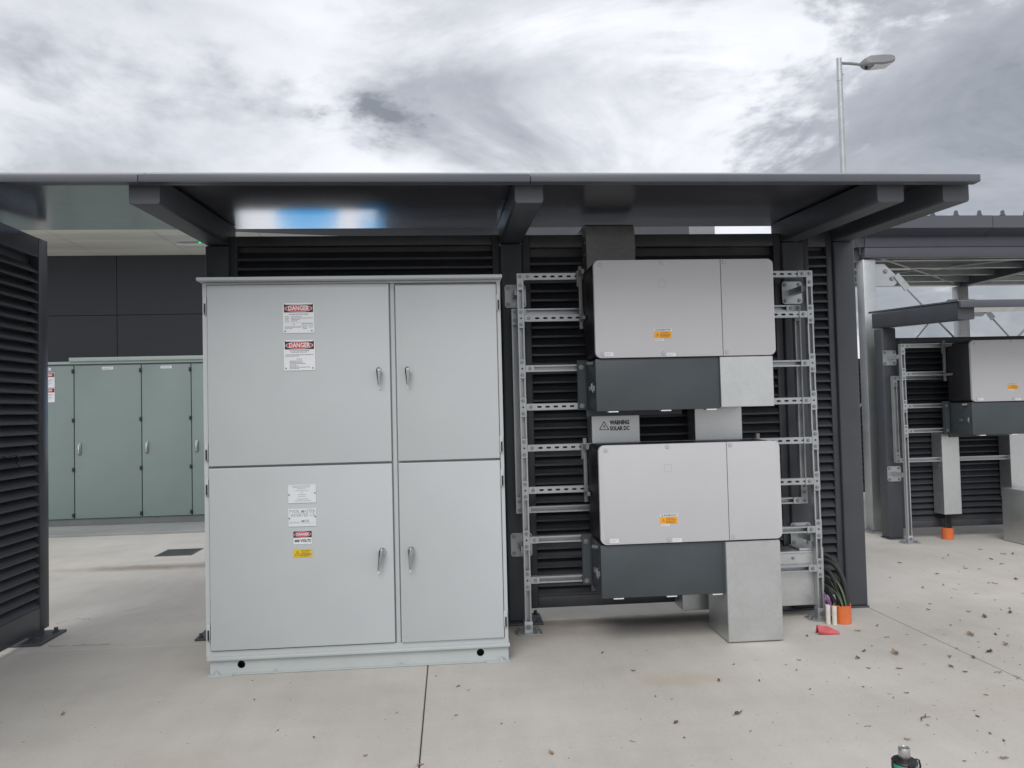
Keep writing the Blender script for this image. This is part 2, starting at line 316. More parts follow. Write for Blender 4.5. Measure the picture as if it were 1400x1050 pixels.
    def build(s, name, mats, parent=None, fix=True, off=None, kind=None, label=None, smooth=32):
        if fix: bmesh.ops.recalc_face_normals(s.bm, faces=s.bm.faces)
        o = off if off is not None else (V(parent['_o']) if parent and '_o' in parent.keys() else V((0, 0, 0)))
        if o.length: bmesh.ops.translate(s.bm, verts=s.bm.verts, vec=-o)
        me = bpy.data.meshes.new(name); s.bm.to_mesh(me); s.bm.free()
        for k in ([mats] if isinstance(mats, str) else mats): me.materials.append(MT[k])
        if smooth:
            me.shade_smooth(); me.set_sharp_from_angle(angle=R(smooth))
        return link(name, me, parent, kind, label, o)
def link(name, me, parent=None, kind=None, label=None, o=None, loc=None):
    ob = bpy.data.objects.new(name, me); C.objects.link(ob)
    if parent: ob.parent = parent
    if loc is not None: ob.location = loc
    if o is not None and parent: ob['_o'] = tuple(o)
    if kind: ob['kind'] = kind
    if label: ob['label'] = label
    return ob
def thing(name, label, cat, loc=(0, 0, 0), group=None):
    o = bpy.data.objects.new(name, None); o.empty_display_size = .1; C.objects.link(o); o.location = loc; o['_o'] = tuple(loc)
    o['label'] = label; o['category'] = cat
    if group: o['group'] = group
    return o
def tag(o, label, cat, group=None):
    o['label'] = label; o['category'] = cat
    if group: o['group'] = group
    return o
def single(b, name, mats, label, cat, loc, group=None, **k):
    o = b.build(name, mats, None, off=V(loc), **k); o.location = loc; return tag(o, label, cat, group)
KIDS = {}
def copy_tree(o, delta=None, label=None, group=None, parent=None):
    c = o.copy(); C.objects.link(c)
    if parent: c.parent = parent
    else:
        c.location = o.location + V(delta); c['_o'] = tuple(c.location)
        if label: c['label'] = label
        if group: c['group'] = group
    for k in [x for x in C.objects if x.parent == o]: copy_tree(k, parent=c)
    return c

# ------------------------------------------------------------------ ground
b = B(); b.quad([(-400, -400, -.012), (400, -400, -.012), (400, 400, -.012), (-400, 400, -.012)])
ground = b.build('ground', 'subbase', None, kind='structure', smooth=0)
def slab(x0, x1, y0, y1):
    g = .003; b = B(); x0 += g; x1 -= g; y0 += g; y1 -= g
    r = .004
    b.quad([(x0+r, y0+r, 0), (x1-r, y0+r, 0), (x1-r, y1-r, 0), (x0+r, y1-r, 0)])
    top = [(x0+r, y0+r, 0), (x1-r, y0+r, 0), (x1-r, y1-r, 0), (x0+r, y1-r, 0)]; mid = [(x0, y0, -.003), (x1, y0, -.003), (x1, y1, -.003), (x0, y1, -.003)]; low = [(p[0], p[1], -.011) for p in mid]
    for A, E in ((mid, top), (low, mid)):
        for i in range(4): j = (i+1) % 4; b.quad([A[i], A[j], E[j], E[i]])
    b.build('concrete_slab', 'concrete', ground, smooth=0)
XS = (-60, -9, -6.1, -3.13, -.153, 2.80, 5.75, 8.7, 60)
for i, (a, c) in enumerate(zip(XS, XS[1:])):
    yj = 4.95 if c <= 0 else 5.13
    ys = (-60, -3.5, yj, 60) if c > 0 else (-60, -3.5, yj, 9.69)
    if c <= 0: ys = (-60, -3.5, yj)
    if a >= 2.8: ys = (-60, -3.5, 60)
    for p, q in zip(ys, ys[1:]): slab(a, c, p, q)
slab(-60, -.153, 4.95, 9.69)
b = B(); b.box(-60, -.16, 9.69, 11.0, -.011, .03, bev=.006); b.build('plinth_pavement', 'kerbc', None, kind='structure', smooth=0)

# ------------------------------------------------------------------ louvre screens
def blade_poly(depth=.052, rise=.05, th=.0022, lip=.013):
    # profile in (across, z): outer lip at 0, sloping up and in
    return [(0, 0), (0, lip), (.0025, lip+.001), (depth, rise+lip), (depth, rise+lip-th*1.6), (.0028, lip-.004), (.0022, 0)]
def louvre(label, x0, x1, y, z0, z1, pitch, fr=.05, top=None, bot=None, group=None, face='-y', name='louvre_screen', thick=.06, mid=False, mat_='dark2'):
    """framed louvre: x0..x1 along the screen, face plane y (or, for '+x', runs along y at plane x=y)"""
    w = x1-x0; H = z1-z0; top = fr if top is None else top; bot = fr if bot is None else bot
    loc = (x0, y, 0) if face == '-y' else (y, x1, 0)
    t = thing(name, label, 'louvre screen', loc, group); t.rotation_euler.z = 0 if face == '-y' else R(90)
    # local frame: along +x, face towards -y; for '+x' facing screens local x runs along world +y reversed below
    t['_o'] = (0, 0, 0)
    if face == '+x': t.location = (y, x0, 0)       # rotated 90 deg: local x -> world y, local -y -> world +x
    b = B(); b.box(0, fr, 0, thick, z0, z1, bev=.003); b.box(w-fr, w, 0, thick, z0, z1, bev=.003)
    b.box(fr+.0005, w-fr-.0005, .001, thick-.001, z1-top, z1-.001, bev=.003); b.box(fr+.0005, w-fr-.0005, .001, thick-.001, z0+.001, z0+bot, bev=.003)
    b.box(fr*.96, w-fr*.96, thick+.0004, thick+.003, z0+.02, z1-.02)
    if mid: b.box(w/2-.02, w/2+.02, .056, thick, z0+bot, z1-top)
    b.build('frame', mat_, t)
    b = B(); b.prism(blade_poly(), 0, fr+.001, w-fr-.001); me = None
    n = int((H-top-bot)/pitch)
    for k in range(n):
        zz = z0+bot+k*pitch+.002
        if me is None:
            o = b.build('slat', mat_, t, smooth=0); me = o.data; o.location = (0, .004, zz)
        else: link('slat', me, t, loc=(0, .004, zz))
    return t

WALL = 'louvre screens of the shelter wall'
louvre('wide charcoal louvre screen behind the tall grey cabinet', -1.40, .35, 5.08, .10, 2.567, .061, .048, top=.065)
louvre('charcoal louvre screen behind the two inverters', .502, 2.283, 5.08, .09, 2.565, .061, .05, top=.085, bot=.075)
louvre('narrow charcoal louvre strip between the two right-hand columns', 2.437, 2.648, 5.08, .09, 2.60, .061, .042, top=.13)
lp = louvre('big dark louvre screen at the left edge, edge-on with slats in steep perspective', 1.9, 5.345, -2.66, .05, 2.60, .0655, .11, top=.13, bot=.15, face='+x')
b = B(); b.box(3.12, 3.62, -.03, -.02-.0, -.0, .0) if False else None
# feet of the left screen: a bolted plate with an upright stub under the frame
for yy in (5.06, 2.6):
    b = B(); xo = yy-1.9
    b.box(xo, xo+.33, -.09, .17, .001, .016, bev=.003); b.box(xo+.12, xo+.24, .008, .052, .016, .052)
    for dx in (.05, .27): b.cyl((xo+dx, -.05, .016), (xo+dx, -.05, .024), .02, 14); b.cyl((xo+dx, -.05, .024), (xo+dx, -.05, .045), .013, 6)
    b.build('base_plate', 'dark', lp)
b = B(); b.tube([(2.93, -.004, 1.19), (3.02, -.02, 1.2), (3.05, -.022, 1.17), (3.03, -.02, 1.15), (3.07, -.02, 1.125), (3.09, -.01, 1.13)], .006, 6); b.build('cable_loop', 'rubber', lp)

# ------------------------------------------------------------------ shelter frame
def roofz(y): return 2.600+.045*(y-3.80)
sh = thing('steel_shelter', 'charcoal steel shelter with flat roof on cantilever beams over the grey cabinet', 'shelter', (0, 5.1, 0))
COLS = ((-3.47, -3.32), (-1.55, -1.40), (.352, .50), (2.285, 2.435), (2.65, 2.80))
for x0, x1 in COLS:
    if x0 < -3: pass
    b = B(); zt = lambda y: 2.45+.045*(y-3.88)
    b.box(x0, x1, 5.06, 5.21, .014, zt(5.06), bev=.012, seg=3)
    b.build('column', 'dark', sh)
    b = B()
    # rounded hollow section along y, following the roof slope
    r = .016; prof = []
    for cx, cz, a0 in ((x1-r, r, 270), (x1-.004, 1.-.004, 0), (x0+.004, 1.-.004, 90), (x0+r, r, 180)):
        rr = r if cz == r else .004
        for k in range(5): a = R(a0+90*k/4); prof.append((cx+rr*cos(a), cz, rr*sin(a), cz == r))
    rings = []
    for yy in (3.88, 3.884, 5.225):
        ins = .002 if yy == 3.88 else 0; ring = []
        for (x, cz, dz, low) in prof:
            z = (zt(yy)+.003+r+dz) if low else (min(roofz(yy), roofz(3.90)+.045*(yy-3.9) if yy > 3.89 else 2.588)-.003-.004+dz)
            ring.append(b.bm.verts.new((x+(ins if x < (x0+x1)/2 else -ins), yy, z+(ins if low else -ins))))
        rings.append(ring)
    n = len(prof)
    for A, E in zip(rings, rings[1:]):
        for i in range(n): b.bm.faces.new((A[i], A[(i+1) % n], E[(i+1) % n], E[i]))
    b.bm.faces.new(rings[0]); b.bm.faces.new(rings[-1][::-1])
    b.build('beam', 'dark', sh)
    b = B(); b.box(x0-.075, x1+.075 if x1 < 2.7 else x1+.004, 5.01 if x1 < .6 else 5.055, 5.26, .001, .0135, bev=.002)
    for bx in (x0-.045, x1+.045):
        if x1 > .6: continue
        for by in (5.04, 5.23): b.cyl((bx, by, .0135), (bx, by, .021), .018, 12); b.cyl((bx, by, .021), (bx, by, .04), .012, 6)
    b.build('base_plate', 'dark', sh)
REAR = 5.30
JX = (-3.60, -1.475, .427, 2.812)
for x0, x1 in zip(JX, JX[1:]):
    b = B(); x0 += .0015; x1 -= .0015
    b.prism([(3.832, 2.560), (3.90, roofz(3.90)), (REAR, roofz(REAR)), (REAR, roofz(REAR)+.02), (3.90, roofz(3.90)+.012), (3.832, 2.572)], 0, x0, x1)
    b.build('roof_sheet', 'soffit', sh, smooth=0)
    b = B(); b.box(x0, x1, 3.80, 3.83, 2.540, 2.579, bev=.003); b.box(x0, x1, 3.8305, 3.86, 2.540, 2.543)
    b.build('fascia', 'fascia', sh)

# ------------------------------------------------------------------ tall grey cabinet
cab = thing('electrical_cabinet', 'tall light grey electrical cabinet with four doors on a plinth', 'cabinet', (-.52, 4.6, 0))
b = B()
b.box(-1.345, .297, 4.362, 4.86, .10, 2.135, bev=.004)
b.box(-1.345, -1.322, 4.337, 4.3615, .10, 2.138); b.box(.277, .297, 4.337, 4.3615, .10, 2.138); b.box(-1.3215, .2765, 4.337, 4.3615, 2.127, 2.138)
b.box(-1.3215, .2765, 4.337, 4.3615, .1, .128); b.box(-.322, -.300, 4.345, 4.3615, .129, 2.126)
b.build('body', 'cab', cab)
b = B(); b.box(-1.36, .307, 4.275, 4.88, 2.1405, 2.160, bev=.005); b.build('lid', 'cab', cab)
b = B()
b.box(-1.338, .304, 4.318, 4.86, .0815, .0995, bev=.003)
b.holed(-1.326, .296, .007, .081, 4.338, .006, [(-1.161, .052, .021, .021), (.139, .052, .021, .021)], ex=1.)
b.box(-1.326, .296, 4.40, 4.85, .007, .081, mi=1)
b.box(-1.335, -1.20, 4.305, 4.40, .001, .0065); b.box(.17, .305, 4.305, 4.40, .001, .0065); b.box(-1.199, .169, 4.322, 4.40, .002, .0065)
for x in (-1.30, -.98, -.3, .27): b.bolt(x, 4.338, .022, .006, .005)
for x in (-1.285, .255):
    b.prism([(x-.012, .0065), (x+.012, .0065), (x, .03)], 1, 4.312, 4.32)
b.build('plinth', ['cab_edge', 'black'], cab)
def text_rows(b, rows, y, mi):
    for x0, x1, z, h in rows:
        # broken dashes that read as lines of small print
        x = x0
        while x < x1-.002:
            w = random.uniform(.004, .013); b.quad([(x, y, z-h/2), (min(x+w, x1), y, z-h/2), (min(x+w, x1), y, z+h/2), (x, y, z+h/2)], mi); x += w+random.uniform(.0015, .003)
DY = 4.325
def danger(b, x0, x1, z0, z1, y, bandh):
    cx = (x0+x1)/2; zb = z1-.009-bandh
    b.quad([(x0+.006, y, zb), (x1-.006, y, zb), (x1-.006, y, z1-.009), (x0+.006, y, z1-.009)], 1)
    cz = zb+bandh/2; rx = (x1-x0)/2-.010
    b.ellipse(cx, cz, rx, bandh*.46, y-.0004, 0); b.ellipse(cx, cz, rx-.003, bandh*.42, y-.0008, 2)
    b.text('DANGER', cx, y-.0012, cz, bandh*.80, 0, width=(x1-x0)*.66, bold=.0008)
def handle(b, x, z, L_, tilt):
    y = DY
    b.cyl((x, y, z), (x, y-.006, z), .0215, 20, mi=0)
    b.cyl((x, y-.006, z), (x, y-.03, z), .016, 16, r2=.014)
    p0 = V((x, y-.036, z+.022)); p1 = V((x-tilt, y-.034, z-L_))
    b.tube([p0, p0+(p1-p0)*.08, p0+(p1-p0)*.25, p0+(p1-p0)*.5, p0+(p1-p0)*.9, p1], [.007, .0145, .016, .0115, .0068, .0055], 12)
    b.cyl((x-tilt*1.0, y, z-L_-.018), (x-tilt*1.0, y-.006, z-L_-.018), .006, 8, mi=1)
doors = {}
for key, x0, x1, z0, z1 in (('ul', -1.318, -.329, 1.130, 2.123), ('ll', -1.318, -.329, .134, 1.118), ('ur', -.293, .273, 1.130, 2.113), ('lr', -.293, .273, .131, 1.118)):
    b = B(); b.rounded(x0, x1, DY, 4.352, z0, z1, .004, bev=.0035, seg=3); b.box(x0+.012, x1-.012, 4.3525, 4.3612, z0+.012, z1-.012)
    doors[key] = d = b.build('door', 'cab', cab)
    left = key[1] == 'l'; hx = -.389 if left else -.232; hz = 1.63 if key[0] == 'u' else .635
    b = B(); handle(b, hx, hz, .075 if key[0] == 'u' else .098, (.0 if key[0] == 'u' else (.022 if left else .006)))
    b.build('handle', ['chrome', 'swhite'], d)
    for hzz in ((2.01, 1.21) if key[0] == 'u' else (1.02, .235)):
        b = B(); hx0 = x0-.012 if left else x1+.010
        b.box(hx0-.009, hx0+.009, 4.322, 4.336, hzz-.045, hzz+.045, mi=0, bev=.002); b.box(hx0-.003, hx0+.006, 4.3195, 4.3215, hzz-.042, hzz+.012, mi=1)
        b.build('hinge', ['cab', 'black'], d)
def sign_plate(b, x0, x1, z0, z1, r=.007, screws=None):
    b.rounded(x0, x1, DY-.0035, DY-.0005, z0, z1, r, mi=0, seg=4)
    for sx, sz in (screws or ()): b.cyl((sx, DY-.0035, sz), (sx, DY-.006, sz), .004, 10, mi=3)
SY = DY-.0040
x0, x1, z0, z1 = -.909, -.739, 1.852, 2.019
b = B(); sign_plate(b, x0, x1, z0, z1, screws=((x0+.011, z0+.011), (x1-.014, z0+.012), (x0+.008, z1-.008), (x1-.008, z1-.008)))
danger(b, x0, x1, z0, z1, SY, .043)
b.text('ARC FLASH AND SHOCK HAZARD', -.824, SY, 1.956, .0085, 3, width=.105, bold=.0002)
text_rows(b, [(-.897, -.877, 1.943, .003), (-.864, -.81, 1.943, .003), (-.897, -.873, 1.935, .003), (-.864, -.745, 1.935, .0028), (-.897, -.88, 1.927, .003), (-.864, -.818, 1.927, .003), (-.897, -.876, 1.919, .003), (-.864, -.826, 1.919, .003),
              (-.858, -.845, 1.901, .003), (-.806, -.748, 1.904, .003), (-.808, -.778, 1.896, .0025), (-.77, -.745, 1.896, .0025), (-.90, -.812, 1.885, .0028), (-.804, -.778, 1.884, .0025), (-.768, -.745, 1.884, .0025), (-.90, -.858, 1.877, .0028), (-.80, -.78, 1.877, .0025)], SY, 3)
for zz in (1.9085, 1.8895): b.quad([(x0+.006, SY, zz), (x1-.006, SY, zz), (x1-.006, SY, zz+.0008), (x0+.006, SY, zz+.0008)], 3)
b.build('danger_sign', ['swhite', 'sblack', 'red', 'ink'], doors['ul'], label='upper white DANGER sign with a table of small print')
x0, x1, z0, z1 = -.907, -.737, 1.645, 1.814
b = B(); sign_plate(b, x0, x1, z0, z1, screws=((x0+.011, z0+.013), (x1-.014, z0+.013), (x0+.008, z1-.008), (x1-.008, z1-.008)))
danger(b, x0, x1, z0, z1, SY, .043)
b.text('ARC FLASH AND SHOCK HAZARD', -.822, SY, 1.754, .0085, 3, width=.108, bold=.0002)
text_rows(b, [(-.868, -.782, 1.746, .0028), (-.898, -.748, 1.732, .003), (-.898, -.82, 1.725, .003), (-.838, -.81, 1.708, .003), (-.876, -.806, 1.697, .003), (-.876, -.806, 1.690, .0028), (-.876, -.788, 1.683, .003), (-.876, -.84, 1.676, .0028), (-.876, -.83, 1.670, .0028), (-.876, -.766, 1.663, .003), (-.876, -.826, 1.656, .003)], SY, 3)
b.build('danger_sign', ['swhite', 'sblack', 'red', 'ink'], doors['ul'], label='lower white DANGER sign with lines of small print')
x0, x1, z0, z1 = -.895, -.745, .917, 1.016
b = B(); sign_plate(b, x0, x1, z0, z1, .001, screws=((x0+.005, .963), (x1-.006, .970)))
text_rows(b, [(-.872, -.772, 1.010, .003), (-.87, -.775, 1.003, .003), (-.845, -.80, .996, .003), (-.86, -.782, .985, .003), (-.828, -.813, .975, .003), (-.842, -.8, .963, .003), (-.84, -.80, .953, .003), (-.845, -.785, .938, .0035), (-.858, -.77, .928, .003)], SY, 1)
b.build('rating_plate', ['splate', 'engrave', 'splate', 'ink'], doors['ll'])
x0, x1, z0, z1 = -.895, -.745, .789, .886
b = B(); sign_plate(b, x0, x1, z0, z1, .001, screws=((x0+.005, .834), (x1-.006, .841)))
b.text('PVDB_MASTER', -.82, SY, .870, .024, 1, width=.138, bold=.0002); b.text('INVERTER 1-9', -.818, SY, .849, .024, 1, width=.128, bold=.0002)
b.text('FED FROM', -.862, SY, .810, .013, 1, width=.052); b.text('MSB', -.805, SY, .817, .019, 1, width=.042, bold=.0002)
b.quad([(-.828, SY, .805), (-.752, SY, .805), (-.752, SY, .8062), (-.828, SY, .8062)], 1)
b.build('name_plate', ['splate', 'engrave', 'splate', 'ink'], doors['ll'])
x0, x1, z0, z1 = -.870, -.772, .692, .762
b = B(); b.box(x0, x1, DY-.002, DY-.0005, z0, z1); Y1 = DY-.0024
b.quad([(x0, Y1, .728), (x1, Y1, .728), (x1, Y1, z1), (x0, Y1, z1)], 1); b.ellipse(-.821, .745, .046, .0145, Y1-.0004, 0); b.ellipse(-.821, .745, .0445, .0132, Y1-.0008, 2)
b.text('DANGER', -.821, Y1-.0012, .745, .0195, 0, width=.066, bold=.0006); b.text('400 VOLTS', -.821, Y1-.0004, .710, .020, 1, width=.088, bold=.0007)
b.build('voltage_label', ['swhite', 'sblack', 'red'], doors['ll'])
x0, x1, z0, z1 = -.873, -.771, .621, .664
b = B(); b.box(x0, x1, DY-.002, DY-.0005, z0, z1)
def warn_tri(b, cx, cz, s_, y, mi, w=.0018):
    for a, c in (((-s_, -s_*.75), (s_, -s_*.75)), ((s_, -s_*.75), (0, s_)), ((0, s_), (-s_, -s_*.75))):
        d = V((c[0]-a[0], c[1]-a[1])).normalized(); n = V((-d.y, d.x))*w
        b.quad([(cx+a[0]-n.x, y, cz+a[1]-n.y), (cx+c[0]-n.x, y, cz+c[1]-n.y), (cx+c[0]+n.x, y, cz+c[1]+n.y), (cx+a[0]+n.x, y, cz+a[1]+n.y)], mi)
    k = s_*.5
    b.quad([(cx+.25*k, y, cz+.8*k), (cx-.5*k, y, cz-.25*k), (cx-.02*k, y, cz-.2*k), (cx-.12*k, y, cz-1.1*k), (cx+.5*k, y, cz+.1*k), (cx+.05*k, y, cz+.1*k)], mi)
warn_tri(b, -.849, .641, .015, Y1, 1, .0009)
text_rows(b, [(-.83, -.782, .656, .003), (-.826, -.785, .648, .003), (-.832, -.778, .639, .003), (-.832, -.776, .633, .003), (-.83, -.785, .627, .003)], Y1, 1)
b.build('hazard_label', ['yellow', 'sblack'], doors['ll'])

# ------------------------------------------------------------------ strut rack
CH = .041
def channel(axis, a, b_, c0, c1, opening, b=None, mi=0):
    """strut channel along axis 0 (x) or 2 (z) from a to b_; c0 = low coordinate of the other in-plane axis, c1 = front y; opens to -y or away"""
    th, lip = .003, .0095
    f = c1; k = c1+CH
    if opening == 'front': poly = [(c0, f), (c0+lip, f), (c0+lip, f+.004), (c0+th, f+.004), (c0+th, k-th), (c0+CH-th, k-th), (c0+CH-th, f+.004), (c0+CH-lip, f+.004), (c0+CH-lip, f), (c0+CH, f), (c0+CH, k), (c0, k)]
    else: poly = [(c0, f), (c0+CH, f), (c0+CH, k), (c0+CH-th, k), (c0+CH-th, f+th), (c0+th, f+th), (c0+th, k), (c0, k)]
    if axis == 0: b.prism([(p[1], p[0]) for p in poly], 0, a, b_, mi)       # (y,z)
    else: b.prism(poly, 2, a, b_, mi)                                       # (x,y)
def slotted(b, x0, x1, z0, y):
    n = max(1, int((x1-x0)/.052)); hs = [(x0+.03+i*.052, z0+CH/2, .0145, .0065) for i in range(n) if x0+.03+i*.052 < x1-.02]
    b.holed(x0, x1, z0, z0+CH, y, .0025, hs)
    b.box(x0, x1, y+.0027, y+CH, z0, z0+.0025); b.box(x0, x1, y+.0027, y+CH, z0+CH-.0025, z0+CH)
def tee(b, x, z, y, side, vert=.062, arm=.055):
    """flat T bracket with bolts; side +1 arm to the right"""
    w = CH*.5+.001; b.box(x-w, x+w, y-.005, y-.0005, z-vert, z+vert, bev=.001, seg=1)
    b.box(*(sorted((x+side*(w+.0002), x+side*(w+arm)))), y-.005, y-.0005, z-w, z+w, bev=.001, seg=1)
    for dz in (-.04, .04): b.bolt(x, y-.005, z+dz, .0085, .006, 1)
    b.bolt(x+side*(w+.028), y-.005, z, .0085, .006, 1); b.cyl((x, y-.0052, z), (x, y-.0056, z), .0062, 10, mi=2)
def ell(b, x, z, y, side, up_):
    w = CH*.5+.001; b.box(x-w, x+w, y-.005, y-.0005, *sorted((z+w*up_, z-.085*up_)), bev=.001, seg=1)
    b.box(*(sorted((x+side*(w+.0002), x+side*(w+.055)))), y-.005, y-.0005, z-w, z+w, bev=.001, seg=1)
    for q in ((0, 0), (side*.048, 0), (0, -.055*up_)): b.bolt(x+q[0], y-.005, z+q[1], .0085, .006, 1)
def base_foot(t, x, y):
    b = B(); b.prism([(x-.085, y-.01), (x-.055, y-.045), (x+.075, y-.045), (x+.085, y-.02), (x+.085, y+.07), (x-.085, y+.07)], 2, .001, .008)
    b.box(x-.026, x+.026, y-.006, y-.001, .008, .075, bev=.002); b.box(x-.0265, x-.0212, y-.0008, y+.045, .008, .075); b.box(x+.0212, x+.0265, y-.0008, y+.045, .008, .075)
    b.bolt(x, y-.006, .042, .011, .008, 1)
    for dx, dy in ((-.058, -.01), (.058, -.01), (-.058, .05), (.058, .05)): b.bolt(x+dx, y+dy, .008, .011, .012, 1, d=(0, 0, 1))
    b.build('base_plate', ['galv', 'bolt'], t)
def rack(label, x0, x1, yf, top, rows, yc, plates, rearz, group):
    """x0,x1 centres of the uprights; rows (z, slotted); yc column face; plates z of the wall plates"""
    t = thing('strut_rack', label, 'metal rack', ((x0+x1)/2, yf, 0), group)
    for x in (x0, x1):
        b = B(); channel(2, .009, top, x-CH/2, yf, 'front', b); b.build('upright', 'galv', t)
        base_foot(t, x, yf)
    for z, s_ in rows:
        b = B(); a, c = x0+CH/2+.001, x1-CH/2-.001
        if s_: slotted(b, a, c, z-CH/2, yf)
        else: channel(0, a, c, z-CH/2, yf, 'front', b)
        b.build('rail', 'galv', t)
        for x, sd_ in ((x0, 1), (x1, -1)):
            b = B()
            if z > top-.06: ell(b, x, z, yf, sd_, 1)
            else: tee(b, x, z, yf, sd_)
            b.build('bracket', ['galv', 'bolt', 'black'], t)
    # rear frame and stand-offs to the columns
    yr = (yf+yc)/2-.005
    for x in (x0-.03, x1-.035):
        b = B(); channel(2, rearz[0]-.02, rearz[1]+.02, x-CH/2, yr, 'front', b)
        for z, u_ in ((rearz[0], -1), (rearz[1], 1)): ell(b, x, z, yr, 1 if x < (x0+x1)/2 else -1, u_)
        b.build('rear_upright', ['galv', 'bolt'], t)
    for z in rearz:
        b = B(); channel(0, x0-.03+CH/2+.001, x1-.035-CH/2-.001, z-CH/2, yr, 'front', b); b.build('rear_rail', 'galv', t)
    for z in plates:
        for x in (x0-.012, x1-.015):
            b = B(); b.rounded(x-.07, x+.07, yc-.008, yc-.001, z-.076, z+.076, .018, seg=4)
            for dx in (-.05, .05):
                for dz in (-.055, .055): b.bolt(x+dx, yc-.008, z+dz, .010, .007, 1)
            b.box(x-.02, x+.02, yf+CH+.001, yc-.0085, z-.02, z+.02); b.build('stand_off_plate', ['galv', 'bolt'], t)
    return t
RG = 'strut racks carrying the inverters'
RK = [(2.240, 1), (1.975, 1), (1.656, 0), (1.413, 1), (1.155, 1), (.890, 1), (.580, 0), (.330, 0)]
rack('galvanised strut rack with bolted rails holding the two stacked inverters', .459, 2.356, 4.83, 2.262, RK, 5.06, (2.15, .515), (.755, 2.03), RG)

# ------------------------------------------------------------------ inverters
def make_inverter():
    X0, X1, ZB, ZT, Y0 = .858, 1.950, 1.689, 2.268, 4.45
    t = thing('inverter', '', 'inverter', (X0, Y0, 1.37), 'wall inverters on the strut racks'); SX = 1.626
    b = B(); b.rounded(X0-.0, X1+.0, 4.475, 4.80, ZB+.004, ZT-.002, .03, bev=.01)
    b.build('body', 'black', t)
    for xa, xb in ((X0, SX-.0015), (SX+.0015, X1)):
        b = B()
        pts = []; r = .036
        def corner(cx, cz, a0): return [(cx+r*cos(R(a0+90*k/6)), cz+r*sin(R(a0+90*k/6))) for k in range(7)]
        if xa == X0: poly = [(xb, ZB), (xb, ZT)] + corner(xa+r, ZT-r, 90) + corner(xa+r, ZB+r, 180)
        else: poly = [(xa, ZT), (xa, ZB)] + corner(xb-r, ZB+r, 270) + corner(xb-r, ZT-r, 0)
        cx_, cz_ = (xa+xb)/2, (ZB+ZT)/2
        def ring(y, ins): return [b.bm.verts.new((p[0]-ins*(1 if p[0] > cx_ else -1), y, p[1]-ins*(1 if p[1] > cz_ else -1))) for p in poly]
        rs = [ring(4.474, 0), ring(4.454, 0), ring(4.451, .0012), ring(4.45, .004)]; n = len(poly)
        for A, E in zip(rs, rs[1:]):
            for i in range(n): b.bm.faces.new((A[i], A[(i+1) % n], E[(i+1) % n], E[i]))
        b.bm.faces.new(rs[0]); b.bm.faces.new(rs[-1])
        sc = ((X0+.042, ZT-.03), (1.268, ZT-.018), (X0+.04, ZB+.022), (1.262, ZB+.02)) if xa == X0 else ((SX+.022, ZT-.018), (SX+.022, ZB+.022))
        for sx, sz in sc:
            b.cyl((sx, 4.45, sz), (sx, 4.4492, sz), .0125, 16, mi=1); b.cyl((sx, 4.4492, sz), (sx, 4.446, sz), .0095, 14, mi=0); b.cyl((sx, 4.446, sz), (sx, 4.4456, sz), .004, 6, mi=1)
        if xa == X0:
            c = (1.268, 2.125); y = 4.4496
            for w_, h_, dx, dz in ((.034, .0016, 0, .0215), (.034, .0016, 0, -.0215), (.0016, .034, .0215, 0), (.0016, .034, -.0215, 0)):
                b.quad([(c[0]+dx-w_/2, y, c[1]+dz-h_/2), (c[0]+dx+w_/2, y, c[1]+dz-h_/2), (c[0]+dx+w_/2, y, c[1]+dz+h_/2), (c[0]+dx-w_/2, y, c[1]+dz+h_/2)], 1)
            for qx, qz in ((1, 1), (1, -1), (-1, 1), (-1, -1)):
                b.quad([(c[0]+qx*.017, y, c[1]+qz*.0223), (c[0]+qx*.0223, y, c[1]+qz*.017), (c[0]+qx*.0207, y, c[1]+qz*.0166), (c[0]+qx*.0166, y, c[1]+qz*.0207)], 1)
        cov = b.build('front_cover' if xa == X0 else 'side_cover', ['white', 'engrave'], t)
        if xa == X0: main = cov
    b = B(); b.box(1.212, 1.314, 4.4485, 4.4498, 1.800, 1.840, mi=0)
    b.box(1.212, 1.316, 4.4485, 4.4498, 1.8415, 1.857, mi=2); b.text('SUNGROW', 1.264, 4.4481, 1.849, .015, 1, width=.094, bold=.0003)
    b.box(1.215, 1.268, 4.4485, 4.4498, 1.786, 1.7985, mi=2); warn_tri(b, 1.230, 1.82, .010, 4.4481, 1, .0006)
    text_rows(b, [(1.25, 1.30, 1.832, .003), (1.246, 1.308, 1.823, .003), (1.246, 1.306, 1.815, .003), (1.248, 1.30, 1.807, .003), (1.218, 1.262, 1.792, .002)], 4.4481, 1)
    b.build('warning_label', ['orange', 'sblack', 'swhite'], main)
    for xa, w_, in ((X0+.052, .053), (1.282, .055)):
        b = B(); zz = ZB+.012 if xa < 1 else ZB+.002
        b.box(xa, xa+w_, 4.4485, 4.4498, zz, zz+.022, mi=0); text_rows(b, [(xa+.005, xa+w_-.008, zz+.014, .0025), (xa+.005, xa+w_-.02, zz+.007, .0025)], 4.4481, 1)
        b.build('serial_label', ['swhite', 'engrave'], main)
    b = B(); b.box(X0, 1.603, 4.467, 4.478, 1.377, 1.684, bev=.003); b.box(X0+.004, 1.600, 4.4785, 4.80, 1.385, 1.683, bev=.004)
    for xa in (X0+.07, 1.245, 1.52): b.box(xa, xa+.06, 4.470, 4.52, 1.3695, 1.3765, mi=1)
    b.build('lower_box', ['slate', 'swhite'], t)
    b = B()
    b.box(X0-.012, X0-.001, 4.50, 4.53, 1.50, 1.53); b.tube([(X0-.01, 4.51, 1.545), (X0-.02, 4.495, 1.54), (X0-.022, 4.49, 1.51), (X0-.012, 4.497, 1.49)], .005, 6)
